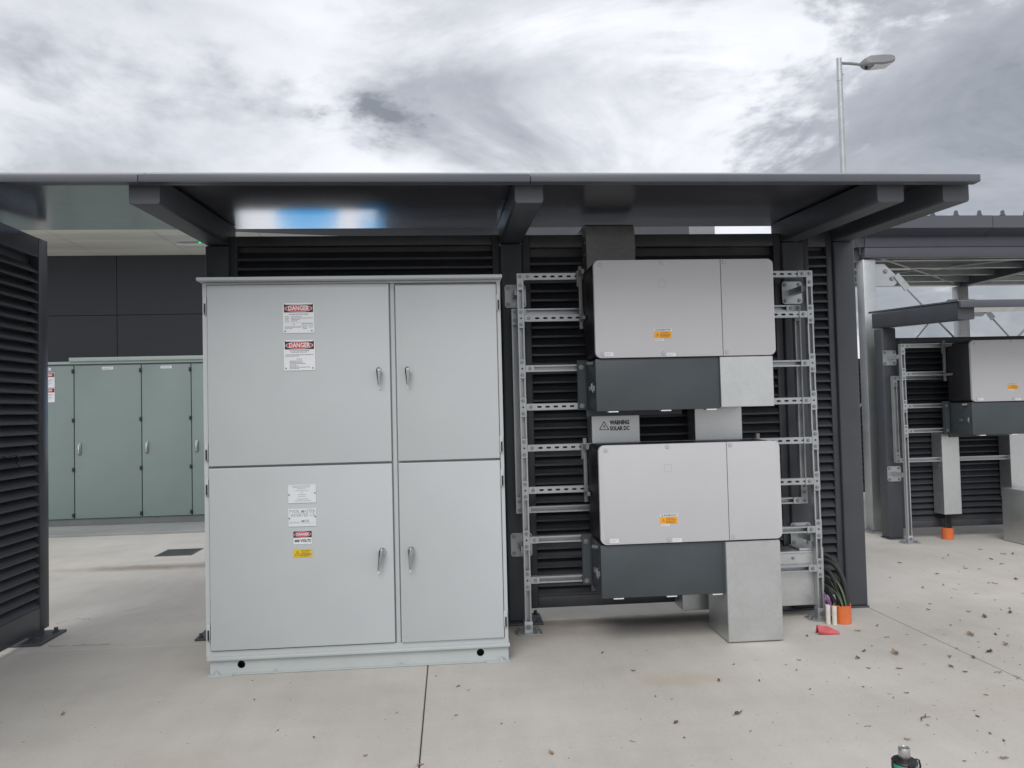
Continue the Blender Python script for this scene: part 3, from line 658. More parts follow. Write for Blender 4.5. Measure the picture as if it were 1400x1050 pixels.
    b.cyl((X0-.03, 4.56, 1.665), (X0+.002, 4.53, 1.665), .011, 10); b.box(X0-.018, X0-.002, 4.59, 4.63, 1.505, 1.53)
    b.build('latch', 'bolt', t)
    # side mounting flange with two bolts and the hanging bracket
    b = B(); b.box(X0-.052, X0+.02, 4.802, 4.828, 1.388, 1.70); b.box(X0-.045, X0-.005, 4.792, 4.8015, 1.40, 1.69)
    for z in (1.413, 1.656): b.bolt(X0-.03, 4.792, z, .011, .006, 1)
    b.box(X0, 1.47, 4.80, 4.828, 1.345, 1.386)
    b.build('mounting_flange', ['slate', 'bolt'], t)
    for xa in (X0-.028, X1+.004):
        b = B(); b.box(xa, xa+.022, 4.803, 4.8275, 1.90, 2.30, bev=.002); b.box(xa-.012, xa-.001, 4.805, 4.825, 2.17, 2.27); b.box(xa, xa+.018, 4.7, 4.8025, 2.235, 2.262); b.box(xa, xa+.018, 4.7, 4.8025, 1.95, 1.972)
        for z in (1.94, 2.24): b.bolt(xa+.01, 4.803, z, .005, .004, 1)
        b.build('hanging_bracket', ['sheet_dull', 'bolt'], t)
    return t
IG = 'inverters on strut racks'
inv = make_inverter(); inv['label'] = 'upper pale grey inverter with dark lower box on the near rack'; inv['group'] = IG
copy_tree(inv, (0, -.001, -1.091), 'lower pale grey inverter, below the other and above the tall sheet-metal duct', IG)
copy_tree(inv, (4.03, 2.40, -.322), 'pale grey inverter on the far shelter at the right edge', IG)

# ------------------------------------------------------------------ galvanised ducts and covers
def duct(name, label, x0, x1, y0, y1, z0, z1, m='sheet', extra=None):
    b = B(); b.box(x0, x1, y0, y1, z0, z1, bev=.0025, seg=1)
    if extra: extra(b)
    return single(b, name, [m, 'sblack', 'bolt'], label, 'cable duct', ((x0+x1)/2, y1, z0))
duct('cable_duct', 'short square galvanised cover right of the dark box of the upper inverter', 1.605, 1.93, 4.455, 4.79, 1.384, 1.684)
def foot_flap(b):
    b.box(1.5975, 1.9255, 4.436, 4.4425, .010, .586, bev=.001, seg=1)
duct('cable_duct', 'tall galvanised duct standing on the concrete below the lower inverter', 1.597, 1.926, 4.443, 4.78, .004, .590, extra=foot_flap)
def warn_print(b):
    y = 4.8986
    warn_tri(b, .986, 1.279, .030, y, 1, .0022)
    b.text('WARNING', 1.088, y, 1.300, .036, 1, width=.128, bold=.0019); b.text('SOLAR DC', 1.088, y, 1.262, .036, 1, width=.128, bold=.0016)
duct('cable_duct', 'galvanised duct stencilled WARNING SOLAR DC between the two inverters', .905, 1.219, 4.90, 5.06, .60, 1.42, extra=warn_print)
duct('cable_duct', 'plain galvanised duct right of the WARNING duct between the inverters', 1.585, 1.90, 4.90, 5.06, .43, 1.42)
def tray_lid(b):
    b.box(1.455, 2.405, 4.876, 5.062, .4215, .434); b.box(2.33, 2.4035, 4.874, 4.8795, .085, .4205)
    b.box(2.25, 2.41, 4.886, 5.05, .436, .45)
    for x in (2.2, 2.37): b.bolt(x, 4.874, .39, .006, .004, 2)
duct('cable_duct', 'low horizontal galvanised duct behind the right rack upright', 1.46, 2.40, 4.88, 5.06, .084, .421, extra=tray_lid)
b = B()
pts = [(4.90, 1.9), (4.90, 2.50), (4.903, 2.545), (4.92, 2.582), (4.955, 2.600), (5.0, 2.605), (5.24, 2.603), (5.24, 2.585), (5.06, 2.585), (5.06, 1.9)]
b.prism(pts, 0, .903, 1.223)
b.box(.900, 1.226, 4.896, 4.8995, 2.43, 2.445)
for z in (2.2, 2.3, 2.4, 2.48): b.bolt(.9025, 4.95, z, .006, .005, 1, d=(-1, 0, 0)); b.bolt(1.2235, 4.95, z, .006, .005, 1, d=(1, 0, 0))
single(b, 'cable_duct', ['sheet_dull', 'bolt'], 'dull grey duct rising behind the upper inverter and bending over the wall top', 'cable duct', (1.06, 5.0, 1.9))

# ------------------------------------------------------------------ cables, pipe stubs, rag by the right upright
pc = V((2.452, 4.745, 0))
b = B(); n = 20
prev = None; rr = .052
ro = [b.bm.verts.new((pc.x+rr*cos(2*pi*i/n), pc.y+rr*sin(2*pi*i/n), .001)) for i in range(n)]
to = [b.bm.verts.new((pc.x+rr*cos(2*pi*i/n), pc.y+rr*sin(2*pi*i/n), .112+.006*sin(i*1.7)+(.01 if i % 7 == 0 else 0))) for i in range(n)]
ti = [b.bm.verts.new((pc.x+.046*cos(2*pi*i/n), pc.y+.046*sin(2*pi*i/n), to[i].co.z-.002)) for i in range(n)]
li = [b.bm.verts.new((pc.x+.046*cos(2*pi*i/n), pc.y+.046*sin(2*pi*i/n), .03)) for i in range(n)]
for A, E in ((ro, to), (to, ti), (ti, li)):
    for i in range(n): b.bm.faces.new((A[i], A[(i+1) % n], E[(i+1) % n], E[i]))
b.bm.faces.new(li)
single(b, 'pipe_stub', 'pipe', 'orange conduit stub full of black cables by the right column', 'pipe', tuple(pc))
def bez(p0, p1, p2, p3, n=14):
    return [(1-t_)**3*V(p0)+3*(1-t_)**2*t_*V(p1)+3*(1-t_)*t_*t_*V(p2)+t_**3*V(p3) for t_ in [i/n for i in range(n+1)]]
for i, (z, dx, dy, r) in enumerate(((.40, .030, .012, .0125), (.37, .026, -.014, .0125), (.30, .010, .022, .011), (.285, .014, -.024, .011), (.25, -.004, .006, .011), (.225, -.002, -.028, .0105), (.19, -.022, .016, .0105), (.17, -.024, -.012, .010), (.31, .0, .030, .011))):
    b = B(); p = bez((2.375, 4.92, z), (2.45+dx*.6, 4.90-.02*(i % 3), z+.015), (pc.x+dx*1.9+.008*(i % 2), pc.y+dy+.03, z*.9), (pc.x+dx, pc.y+dy, .03)); b.tube(p, r*1.2, 10)
    single(b, 'cable', 'rubber', 'black cable curving from the low duct into the orange conduit stub', 'cable', (2.42, 4.9, .03), 'black cables bending into the orange stub')
b = B(); p = bez((2.39, 4.915, .27), (2.45, 4.87, .29), (pc.x+.012, pc.y-.005, .25), (pc.x+.012, pc.y-.036, .05)); b.tube(p, .0032, 8); b.tube([q+V((.002, -.0028, .001)) for q in p], .0011, 6, 1)
single(b, 'cable', ['cgreen', 'cyellow'], 'upper green earth cable with yellow stripe among the black cables', 'cable', (2.42, 4.9, .03))
b = B(); p = bez((2.385, 4.90, .205), (2.42, 4.86, .22), (pc.x-.012, pc.y-.03, .2), (pc.x-.014, pc.y-.034, .05)); b.tube(p, .0030, 8); b.tube([q+V((.002, -.0026, .001)) for q in p], .0010, 6, 1)
single(b, 'cable', ['cgreen', 'cyellow'], 'lower green earth cable with yellow stripe among the black cables', 'cable', (2.42, 4.9, .03))
for k, (z, d_) in enumerate(((.165, 0), (.152, .010))):
    b = B(); b.tube(bez((2.375, 4.86, z), (2.38, 4.83, z+.01), (2.372-d_+.01, 4.75, z-.01), (2.374-d_*.9, 4.725, .06)), .0032, 6)
    single(b, 'cable', 'cpurple', 'thin purple cable dropping into the white pipe stubs', 'cable', (2.37, 4.8, .06), 'purple cables')
for k, (px_, y_, h_) in enumerate(((2.347, 4.725, .120), (2.378, 4.705, .116))):
    b = B(); b.lathe(px_, y_, [(.0145, .001), (.0145, h_), (.0115, h_+.001), (.0113, h_-.03)], 16)
    single(b, 'pipe_stub', 'pvc', ('left' if k == 0 else 'right')+' one of two dirty white conduit stubs beside the orange stub', 'pipe', (px_, y_, 0))
b = B(); nx, ny = 12, 8; rc = gp(1131, 866); grid = []
for i in range(nx+1):
    row = []
    for j in range(ny+1):
        u, v = i/nx, j/ny; x = (u-.5)*.125; y = (v-.5)*.06*(1-.5*abs(u-.5)); z = .002+.05*max(0, sin(pi*v))*(1-.55*u)+.008*sin(u*9+v*4)*v+.012*sin(u*5)*v
        row.append(b.bm.verts.new((rc.x+x, rc.y+y-.01*u, max(.002, z))))
    grid.append(row)
for i in range(nx):
    for j in range(ny): b.bm.faces.new((grid[i][j], grid[i+1][j], grid[i+1][j+1], grid[i][j+1]))
o = single(b, 'plastic_scrap', 'rag', 'crumpled red plastic scrap lying on the concrete', 'scrap', tuple(rc), smooth=60)
md = o.modifiers.new('thick', 'SOLIDIFY'); md.thickness = .003

# ------------------------------------------------------------------ right-hand shelter (further back)
s2 = thing('steel_shelter', 'far charcoal shelter at the right edge, lower and further back', 'shelter', (4.44, 7.5, 0))
def zt2(y): return 2.083+.045*(y-6.30)
def rz2(y): return 2.238+.05*(y-6.25)
for x0, x1 in ((4.375, 4.525), (6.45, 6.60)):
    b = B(); b.box(x0, x1, 7.45, 7.60, .014, zt2(7.45), bev=.012, seg=3); b.build('column', 'dark', s2)
    b = B(); x0b, x1b = x0+.02, x1+.02
    A = [(x0b, 6.30, zt2(6.30)), (x1b, 6.30, zt2(6.30)), (x1b, 6.30, rz2(6.30)-.003), (x0b, 6.30, rz2(6.30)-.003)]; E = [(x0, 7.62, zt2(7.62)+.003), (x1, 7.62, zt2(7.62)+.003), (x1, 7.62, rz2(7.62)-.003), (x0, 7.62, rz2(7.62)-.003)]
    b.quad(A); b.quad(E[::-1])
    for i in range(4): j = (i+1) % 4; b.quad([A[i], A[j], E[j], E[i]])
    bmesh.ops.remove_doubles(b.bm, verts=b.bm.verts, dist=1e-5)
    bmesh.ops.bevel(b.bm, geom=[e_ for e_ in b.bm.edges if abs(e_.verts[0].co.y-e_.verts[1].co.y) > .5], offset=.014, segments=3, affect='EDGES', profile=.5)
    b.build('beam', 'dark', s2)
    b = B(); b.box(x0-.004, x1+.004, 7.446, 7.61, .001, .0135); b.build('base_plate', 'dark', s2)
b = B(); b.prism([(6.282, rz2(6.282)), (7.7, rz2(7.7)), (7.7, rz2(7.7)+.02), (6.282, rz2(6.282)+.012)], 0, 4.385, 8.6); b.build('roof_sheet', 'soffit', s2, smooth=0)
b = B(); b.box(4.39, 8.6, 6.25, 6.28, 2.183, 2.243, bev=.003); b.build('fascia', 'fascia', s2)
louvre('charcoal louvre screen behind the inverter of the far right shelter', 4.53, 6.44, 7.47, .105, 2.033, .061, .04, top=.06, bot=.07)
rack('galvanised strut rack on the far right shelter', 4.455, 6.36, 7.23, 1.955, [(1.932, 0), (1.655, 0), (1.338, 0), (1.095, 0)], 7.45, (1.83, .66), (.80, 1.62), RG)
# the rail-high wide plates are part of that rack; one long rear rail shows below the inverter
def vent(b):
    for k in range(9): b.bolt(4.8595, 7.36, .33+k*.08, .005, .004, 2, d=(-1, 0, 0))
duct('cable_duct', 'narrow vertical galvanised duct dropping from the far inverter to an orange stub', 4.862, 5.045, 7.30, 7.465, .255, 1.06, extra=vent)
duct('cable_duct', 'vertical galvanised duct at the right edge on the far rack', 5.58, 5.80, 7.30, 7.465, .40, 1.06)
duct('cable_duct', 'tall galvanised duct standing on the concrete at the right edge', 5.385, 5.71, 6.845, 7.19, .004, .515)
b = B(); b.lathe(4.935, 7.375, [(.055, .001), (.055, .115), (.049, .116), (.048, .03)], 20)
single(b, 'pipe_stub', 'pipe', 'far orange conduit stub under the narrow duct of the right shelter', 'pipe', (4.935, 7.375, 0))
for k in range(5):
    b = B(); x = 4.905+.017*k; b.tube([(x*.6+4.95*.4+.02, 7.38, .30), (x*.8+4.95*.2, 7.375+.01*(k % 2), .17), (x, 7.375-.015*(k % 2), .03)], .010, 8)
    single(b, 'cable', 'rubber', 'black cable dropping into the far orange stub', 'cable', (4.93, 7.38, .03), 'black cables at the far orange stub')

# ------------------------------------------------------------------ big carport canopy behind on the right
cp = thing('canopy', 'large galvanised steel canopy with dark ribbed roof beyond the right shelter', 'canopy', (4.5, 7.95, 0))
for (x, y, zt_) in ((4.46, 7.9, 2.925), (7.02, 7.9, 2.925), (7.0, 10.0, 2.95), (4.46, 10.0, 2.95), (9.6, 10.0, 2.95), (9.6, 7.9, 2.925)):
    b = B(); b.box(x, x+.145, y, y+.145, .015, zt_, bev=.01); b.box(x-.07, x+.215, y-.07, y+.215, .001, .0145)
    for dx in (-.04, .185):
        for dy in (-.04, .185): b.bolt(x+dx, y+dy, .0145, .018, .018, 1, d=(0, 0, 1))
    b.build('post', ['galv', 'bolt'], cp)
b = B(); b.box(4.47, 11, 7.86, 7.95, 3.045, 3.146, bev=.004); b.box(4.47, 11, 7.868, 7.95, 2.935, 3.0435, bev=.004); b.build('front_beam', 'fascia', cp)
b = B(); b.prism([(7.70, 3.215), (7.70, 3.345), (7.72, 3.345), (7.86, 3.17), (7.86, 3.15)], 0, 4.38, 5.805); b.prism([(7.70, 3.213), (7.70, 3.343), (7.72, 3.343), (7.86, 3.168), (7.86, 3.15)], 0, 5.81, 11); b.build('gutter', 'fascia', cp)
b = B(); b.box(4.385, 4.467, 7.87, 10.2, 3.05, 3.18); b.box(4.40, 4.46, 7.96, 10.1, 2.945, 3.045); b.build('side_beam', 'dark', cp)
b = B(); b.box(4.47, 11, 10.0, 10.08, 2.96, 3.03); b.build('rear_beam', 'galv', cp)
for x in (7.02, 9.62):
    b = B(); b.box(x, x+.11, 7.955, 9.995, 2.935, 3.13); b.build('rafter', 'dark', cp)
b = B(); b.prism([(7.73, 3.215), (10.3, 2.96+.09), (10.3, 2.975+.09), (7.73, 3.23)], 0, 4.40, 11); b.build('roof_sheet', 'sheet_dull', cp)
b = B()
def sweep2(P, yA, yB, drop):
    A = [b.bm.verts.new((p[0], yA, p[1])) for p in P]; E = [b.bm.verts.new((p[0], yB, p[1]-drop)) for p in P]; n = len(P)
    for i in range(n): b.bm.faces.new((A[i], A[(i+1) % n], E[(i+1) % n], E[i]))
    b.bm.faces.new(A[::-1]); b.bm.faces.new(E)
x = 4.62
while x < 10.9:
    sweep2([(x-.034, 3.3465), (x-.022, 3.362), (x-.016, 3.392), (x-.008, 3.40), (x+.008, 3.40), (x+.016, 3.392), (x+.022, 3.362), (x+.034, 3.3465)], 7.72, 10.3, .34); x += .262
sweep2([(4.39, 3.33), (10.95, 3.33), (10.95, 3.346), (4.39, 3.346)], 7.721, 10.3, .34); b.build('roof_rib', 'sheet', cp)
b = B(); x = 4.62
while x < 10.9:
    b.prism([(x-.03, 3.3465), (x-.018, 3.362), (x-.014, 3.392), (x-.007, 3.40), (x+.007, 3.40), (x+.014, 3.392), (x+.018, 3.362), (x+.03, 3.3465)], 1, 7.70, 7.7195); x += .262
b.build('rib_end_cap', 'fascia', cp)
for k in range(4):
    b = B(); y = 8.3+.5*k; b.box(4.47, 10.9, y, y+.06, 2.985, 3.05); b.build('purlin', 'galv', cp)
def gusset(b, x, z, y, sx):
    b.prism([(x, z+.11), (x+sx*.12, z+.11), (x+sx*.30, z-.06), (x+sx*.22, z-.13), (x+sx*.12, z-.13), (x, z-.13)][::sx], 1, y, y+.012)
    b.bolt(x+sx*.13, y, z+.03, .018, .012, 1); b.bolt(x+sx*.20, y, z-.05, .018, .012, 1)
    b.prism([(x+sx*.22, z-.03), (x+sx*.27, z+.01), (x+sx*.40, z-.14), (x+sx*.34, z-.19)][::sx], 1, y-.014, y-.002)
def rod(name, p, q, r=.012):
    b = B(); p, q = V(p), V(q); b.cyl(p, q, r, 8)
    m_ = p+(q-p)*.82; d = (q-p).normalized(); b.cyl(m_-d*.14, m_+d*.14, r*2.1, 6)
    b.build(name, 'galv', cp)
b = B(); gusset(b, 4.607, 2.77, 7.95, 1); b.build('gusset', ['galv', 'bolt'], cp)
b = B(); gusset(b, 6.998, 2.66, 10.05, -1); b.build('gusset', ['galv', 'bolt'], cp)
b = B(); gusset(b, 7.147, 2.66, 10.05, 1); b.build('gusset', ['galv', 'bolt'], cp)
rod('brace_rod', (4.95, 7.955, 2.635), (6.95, 7.955, .55)); rod('brace_rod', (4.63, 8.03, .6), (7.0, 8.03, 2.7))
rod('brace_rod', (6.65, 10.05, 2.52), (4.6, 10.05, .3)); rod('brace_rod', (7.49, 10.05, 2.52), (9.5, 10.05, .3)); 
rod('brace_rod', (4.70, 8.05, 2.98), (6.95, 10.0, 2.99)); rod('brace_rod', (6.98, 8.05, 3.0), (4.65, 9.98, 3.0))
louvre('distant dark louvre screen seen between the two shelters', 5.3, 6.20, 10.4, .12, 2.0, .075, .11, top=.08)
b = B(); b.box(5.83, 6.02, 10.33, 10.398, .12, .27, bev=.01); b.bolt(5.88, 10.33, .19, .02, .02)
single(b, 'bracket_plate', 'sheet', 'small bright metal plate at the foot of the distant louvre screen', 'bracket', (5.92, 10.4, .12))
# street lamp far behind
lx, ly = 7.86, 14.5
b = B(); st = thing('street_lamp', 'grey street lamp with a flat head rising behind the shelter roof', 'street lamp', (lx, ly, 0))
b.cyl((lx, ly, 0), (lx, ly, 7.75), .075, 16, r2=.052); b.cyl((lx, ly, 7.75), (lx, ly, 7.765), .05, 16); b.cyl((lx, ly, 7.765), (lx, ly, 8.22), .056, 16, r2=.05); b.bolt(lx+.055, ly, 7.9, .012, .02, d=(1, 0, 0)); b.build('pole', 'galv', st)
b = B(); b.tube([(lx+.05, ly, 8.125), (lx+.25, ly, 8.12), (lx+.45, ly, 8.10)], .028, 10); b.build('arm', 'lampgrey', st)
b = B()
secs = [(.43, .03, 8.09, 8.14), (.50, .10, 8.065, 8.20), (.58, .15, 8.05, 8.235), (.85, .16, 8.06, 8.255), (1.0, .15, 8.09, 8.262), (1.10, .12, 8.14, 8.25), (1.13, .06, 8.18, 8.225)]; rings = []
for dx, w, za, zb in secs: rings.append([b.bm.verts.new((lx+dx, ly+sy*w, z)) for sy, z in ((-1, za+.03), (-.8, za), (.8, za), (1, za+.03), (.9, zb-.01), (.5, zb), (-.5, zb), (-.9, zb-.01))])
for A, E in zip(rings, rings[1:]):
    for i in range(8): b.bm.faces.new((A[i], A[(i+1) % 8], E[(i+1) % 8], E[i]))
b.bm.faces.new(rings[0][::-1]); b.bm.faces.new(rings[-1]); hd = b.build('lamp_head', 'lampgrey', st)
b = B(); b.prism([(lx+.66, 8.035), (lx+1.02, 8.082), (lx+1.02, 8.092), (lx+.66, 8.05)], 1, ly-.12, ly+.12); b.build('lens', 'lens', st)
b = B(); b.cyl((lx+.56, ly, 8.055), (lx+.56, ly, 8.0), .035, 12, r2=.025); b.build('sensor', 'black', st)

# ------------------------------------------------------------------ rear building on the left with green switchboards
rb = thing('rear_building', 'dark panelled building with a pale cement soffit behind the shelter', 'building', (-4, 11, 0))
ZS = 3.67
for x0, x1 in zip((-9.6, -6.98, -4.56, -2.14, .28), (-6.98, -4.56, -2.14, .28, .9)):
    for z0, z1 in ((.03, 1.43), (1.43, 2.84), (2.84, ZS+.28)):
        b = B(); b.box(x0+.004, x1-.004, 11.0, 11.03, z0+.004, z1-.004); b.build('wall_panel', 'panel', rb, smooth=0)
b = B(); b.box(-9.6, .9, 11.032, 11.3, .03, ZS+.28); b.build('wall', 'black', rb, smooth=0)
# soffit panels with open joints running front to back, fascia edge skewed to the wall
eL, eR = gp(324, 316, ZS), gp(477, 322, ZS)
def edge_y(x): return eL.y + (x-eL.x)*(eR.y-eL.y)/(eR.x-eL.x)
XJ = (-8.4, -7.19, -5.98, -4.77, -3.55, -2.33, -1.11, .1, .9)
for x0, x1 in zip(XJ, XJ[1:]):
    a, c = x0+.005, x1-.005
    b = B(); ya, yc_ = min(edge_y(a), 10.99), min(edge_y(c), 10.99)
    if x0 < -3.6: ya = min(ya, 9.25); yc_ = min(yc_, 9.25)
    P = [(a, ya), (c, yc_), (c, 10.998), (a, 10.998)]
    b.prism(P, 2, ZS, ZS+.02); b.build('soffit_panel', 'soff', rb, smooth=0)
b = B(); xa, xb = -3.55, .9
b.prism([(xa, edge_y(xa)-.02), (xb, edge_y(xb)-.02), (xb, edge_y(xb)-.002), (xa, edge_y(xa)-.002)], 2, ZS-.01, ZS+.28); b.build('fascia', 'dark', rb, smooth=0)
b = B(); b.box(-8.4, .9, 9.3, 11.3, ZS+.29, ZS+.33); b.build('roof_slab', 'dark', rb, smooth=0)
# further roof edge seen through the gap on the right
p = yp(700, 318, 11.5); q = yp(942, 318, 11.5); e_ = yp(977, 308, 11.5); ro_ = thing('far_roof', 'grey roof edge with cream underside seen through the gap above the wall', 'roof', (p.x, 11.5, 0))
b = B(); b.prism([(p.x, 3.62), (q.x-.004, 3.66), (q.x-.004, 4.22), (p.x, 4.22)], 1, 11.5, 11.53); b.box(p.x, q.x, 11.54, 13.5, 4.16, 4.22); b.box(p.x, 5.2, 11.56, 11.7, .002, 3.6); b.build('fascia', 'dark', ro_, smooth=0)  # also holds an unseen dark wall, added to darken the roof underside's reflection
b = B(); b.prism([(q.x, 3.92), (e_.x, 4.02), (e_.x, 4.22), (q.x, 4.22)], 1, 11.5, 11.53); b.build('end_fascia', 'lampgrey', ro_, smooth=0)
b = B(); b.prism([(q.x, 11.535), (e_.x-.12, 11.535), (e_.x-.12, 13.4), (q.x, 13.4)], 2, 3.97, 4.0); b.build('soffit_panel', 'soff', ro_, smooth=0)
# emergency light on the soffit
p0, p1 = yp(244, 336, 10.2), yp(290, 325, 10.2)
em = thing('emergency_light', 'pale emergency light fitting with green indicator under the cement soffit', 'light fitting', (p0.x, 10.2, p0.z))
b = B(); b.box(p0.x, p1.x, 10.2, 10.32, p0.z+.02, p0.z+.14, bev=.008); b.box(p0.x-.01, p1.x+.01, 10.15, 10.34, p0.z, p0.z+.019, bev=.003); b.box(p0.x+.03, p0.x+.09, 10.20, 10.3, p0.z+.141, ZS-.001); b.build('housing', 'swhite', em)
lp_ = yp(273, 331, 10.19); b = B(); b.cyl((lp_.x, 10.199, lp_.z), (lp_.x, 10.19, lp_.z), .014, 12); b.build('indicator', 'led', em)

gs = thing('switchboard', 'row of sage green switchboard cabinets against the dark rear wall', 'cabinet', (-4.3, 10.5, 0))
GX = (-5.75, -4.879, -4.031, -3.397, -2.87)
b = B(); b.box(GX[0], GX[-1], 10.475, 10.98, .12, 2.13); b.build('carcass', 'green', gs)
b = B(); b.box(GX[0]-.01, GX[-1]+.01, 10.47, 10.98, .032, .1195); b.build('plinth', 'plinth', gs)
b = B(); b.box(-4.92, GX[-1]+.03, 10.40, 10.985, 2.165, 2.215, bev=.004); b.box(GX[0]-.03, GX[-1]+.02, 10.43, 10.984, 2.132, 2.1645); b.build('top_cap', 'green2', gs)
for k, (x0, x1) in enumerate(zip(GX, GX[1:])):
    b = B(); b.box(x0+.006, x1-.006, 10.45, 10.4745, .125, 2.112, bev=.004); d = b.build('door', 'green', gs)
    b = B(); hx = x0+.065; b.box(hx-.022, hx+.022, 10.435, 10.449, .95, 1.10, bev=.006); b.box(hx-.010, hx+.010, 10.42, 10.4345, .965, 1.07, bev=.004, mi=1); b.build('handle', ['bolt', 'chrome'], d)
    for z in (2.04, 1.40, .76, .17):
        b = B(); b.box(x1-.025, x1+.003, 10.436, 10.4495, z-.025, z+.025, bev=.002); b.build('hinge', 'black', d)
    b = B(); cx = (x0+x1)/2+(.08 if k == 0 else 0)
    if k < 3:
        b.box(cx-.07, cx+.07, 10.447, 10.4495, 2.055, 2.09); text_rows(b, [(cx-.055, cx+.05, 2.073, .009)], 10.4465, 1); b.build('name_label', ['swhite', 'ink'], d)
    else: b.bm.free()
for z0, z1, lb in ((1.832, 2.026, 'upper small DANGER sign'), (1.642, 1.826, 'lower small DANGER sign')):
    b = B(); b.box(-5.30, -5.118, 10.445, 10.4492, z0, z1); zb = z1-.055
    b.quad([(-5.295, 10.4446, zb), (-5.122, 10.4446, zb), (-5.122, 10.4446, z1-.006), (-5.295, 10.4446, z1-.006)], 1)
    b.ellipse(-5.209, zb+.025, .08, .022, 10.4440, 2); b.text('DANGER', -5.209, 10.4436, zb+.025, .032, 0, width=.12, bold=.001)
    text_rows(b, [(-5.28, -5.14, z0+.10, .005), (-5.28, -5.16, z0+.085, .005), (-5.28, -5.15, z0+.06, .005), (-5.28, -5.18, z0+.045, .005)], 10.4446, 3)
    b.build('danger_sign', ['swhite', 'sblack', 'red', 'ink'], d if False else gs, label=lb)
# unseen panel, given a glow to brighten its reflection in the glossy roof underside
ls = thing('lit_panel', 'unseen white panel with a blue disc, glow added, mirrored in the glossy roof underside', 'sign', (-1.9, 10.9, 1.5))
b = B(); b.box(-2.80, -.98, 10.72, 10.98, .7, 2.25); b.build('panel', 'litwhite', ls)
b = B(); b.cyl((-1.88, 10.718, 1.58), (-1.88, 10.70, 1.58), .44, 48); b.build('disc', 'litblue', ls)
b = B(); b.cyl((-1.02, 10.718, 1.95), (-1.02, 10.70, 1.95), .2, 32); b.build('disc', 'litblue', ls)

# ------------------------------------------------------------------ floor grate
ga = gp(212, 761); gb = gp(262, 759); gc = gp(275, 750)
b = B(); x0, x1, y0, y1 = -3.02, -2.655, 8.12, 8.50
b.box(x0, x1, y0, y0+.02, .0005, .006); b.box(x0, x1, y1-.02, y1, .0005, .006); b.box(x0, x0+.02, y0+.0205, y1-.0205, .0005, .006); b.box(x1-.02, x1, y0+.0205, y1-.0205, .0005, .006)
for k in range(9): y = y0+.035+k*.035; b.box(x0+.0205, x1-.0205, y, y+.014, .0005, .005)
b.box(x0+.3*.5, x0+.17, y0+.021, y1-.021, .0052, .0062); b.quad([(x0, y0, .0003), (x1, y0, .0003), (x1, y1, .0003), (x0, y1, .0003)], 1)
single(b, 'floor_grate', ['iron', 'black'], 'dark square drain grate set in the concrete behind the shelter', 'drain grate', (-2.84, 8.3, 0))

# ------------------------------------------------------------------ bottle
bp = gp(1236, 1022, .258); bx, by = bp.x, bp.y
bt = thing('water_bottle', 'green water bottle with black shoulder and steel cap at the bottom edge', 'bottle', (bx, by, 0))
b = B(); b.lathe(bx, by, [(.034, .001), (.039, .006), (.040, .02), (.040, .206), (.0392, .211)], 32); b.build('body', 'bgreen', bt)
b = B(); b.lathe(bx, by, [(.0402, .2115), (.0405, .2145), (.037, .219), (.027, .2225), (.0205, .2235), (.0195, .226)], 32)
b.box(bx-.012, bx+.012, by-.043, by-.034, .205, .218, bev=.002); b.build('shoulder', 'black', bt)
b = B(); b.lathe(bx, by, [(.0175, .2265), (.0185, .229), (.0183, .255), (.0165, .2585), (.0150, .2585), (.0140, .2565), (.004, .2562)], 28); b.build('cap', 'steel', bt)
for s_ in (-1, 1):
    b = B(); b.tube([(bx+s_*.038, by, .219), (bx+s_*.046, by-.006, .217), (bx+s_*.0475, by-.01, .20), (bx+s_*.044, by-.008, .175), (bx+s_*.040, by, .17)], .0032, 8); b.build('strap_loop', 'black', bt)

# ------------------------------------------------------------------ dry leaves and crumbs
def leaf_mesh(kind, m):
    rnd = random.Random(kind*31+5); b = B()
    if kind % 4 == 3:      # bit of twig
        b.tube([(-.5, 0, .06), (-.15, .12, .10), (.2, .05, .07), (.5, .16, .12)], [.02, .035, .03, .015], 5); b.tube([(.05, .08, .08), (.3, -.12, .10)], .02, 5)
    else:
        n = 6; A, E, K = [], [], []
        for i in range(n+1):
            u = i/n; w = .26*sin(pi*min(1, u*1.05+.02))*(1-.2*u)*rnd.uniform(.7, 1.1); cx = u-.5; zc = .04+.22*rnd.random()*(u-.5)**2*4+(.1 if kind % 2 else .02)
            cy = .12*sin(u*3+kind)
            A.append(b.bm.verts.new((cx, cy-w, zc+rnd.uniform(.05, .28)))); K.append(b.bm.verts.new((cx, cy, zc))); E.append(b.bm.verts.new((cx, cy+w, zc+rnd.uniform(.02, .22))))
        for i in range(n): b.bm.faces.new((A[i], A[i+1], K[i+1], K[i])); b.bm.faces.new((K[i], K[i+1], E[i+1], E[i]))
        b.tube([(-.5, K[0].co.y, K[0].co.z), (-.62, K[0].co.y+.05, .06), (-.75, K[0].co.y+.03, .03)], .018, 4)
    bmesh.ops.recalc_face_normals(b.bm, faces=b.bm.faces); me = bpy.data.meshes.new('dry_leaf'); b.bm.to_mesh(me); b.bm.free(); me.materials.append(MT[m]); me.shade_smooth(); return me
LM = [leaf_mesh(k, 'leaf') for k in range(8)] + [leaf_mesh(k, 'leaf2') for k in (0, 1, 2, 5)]
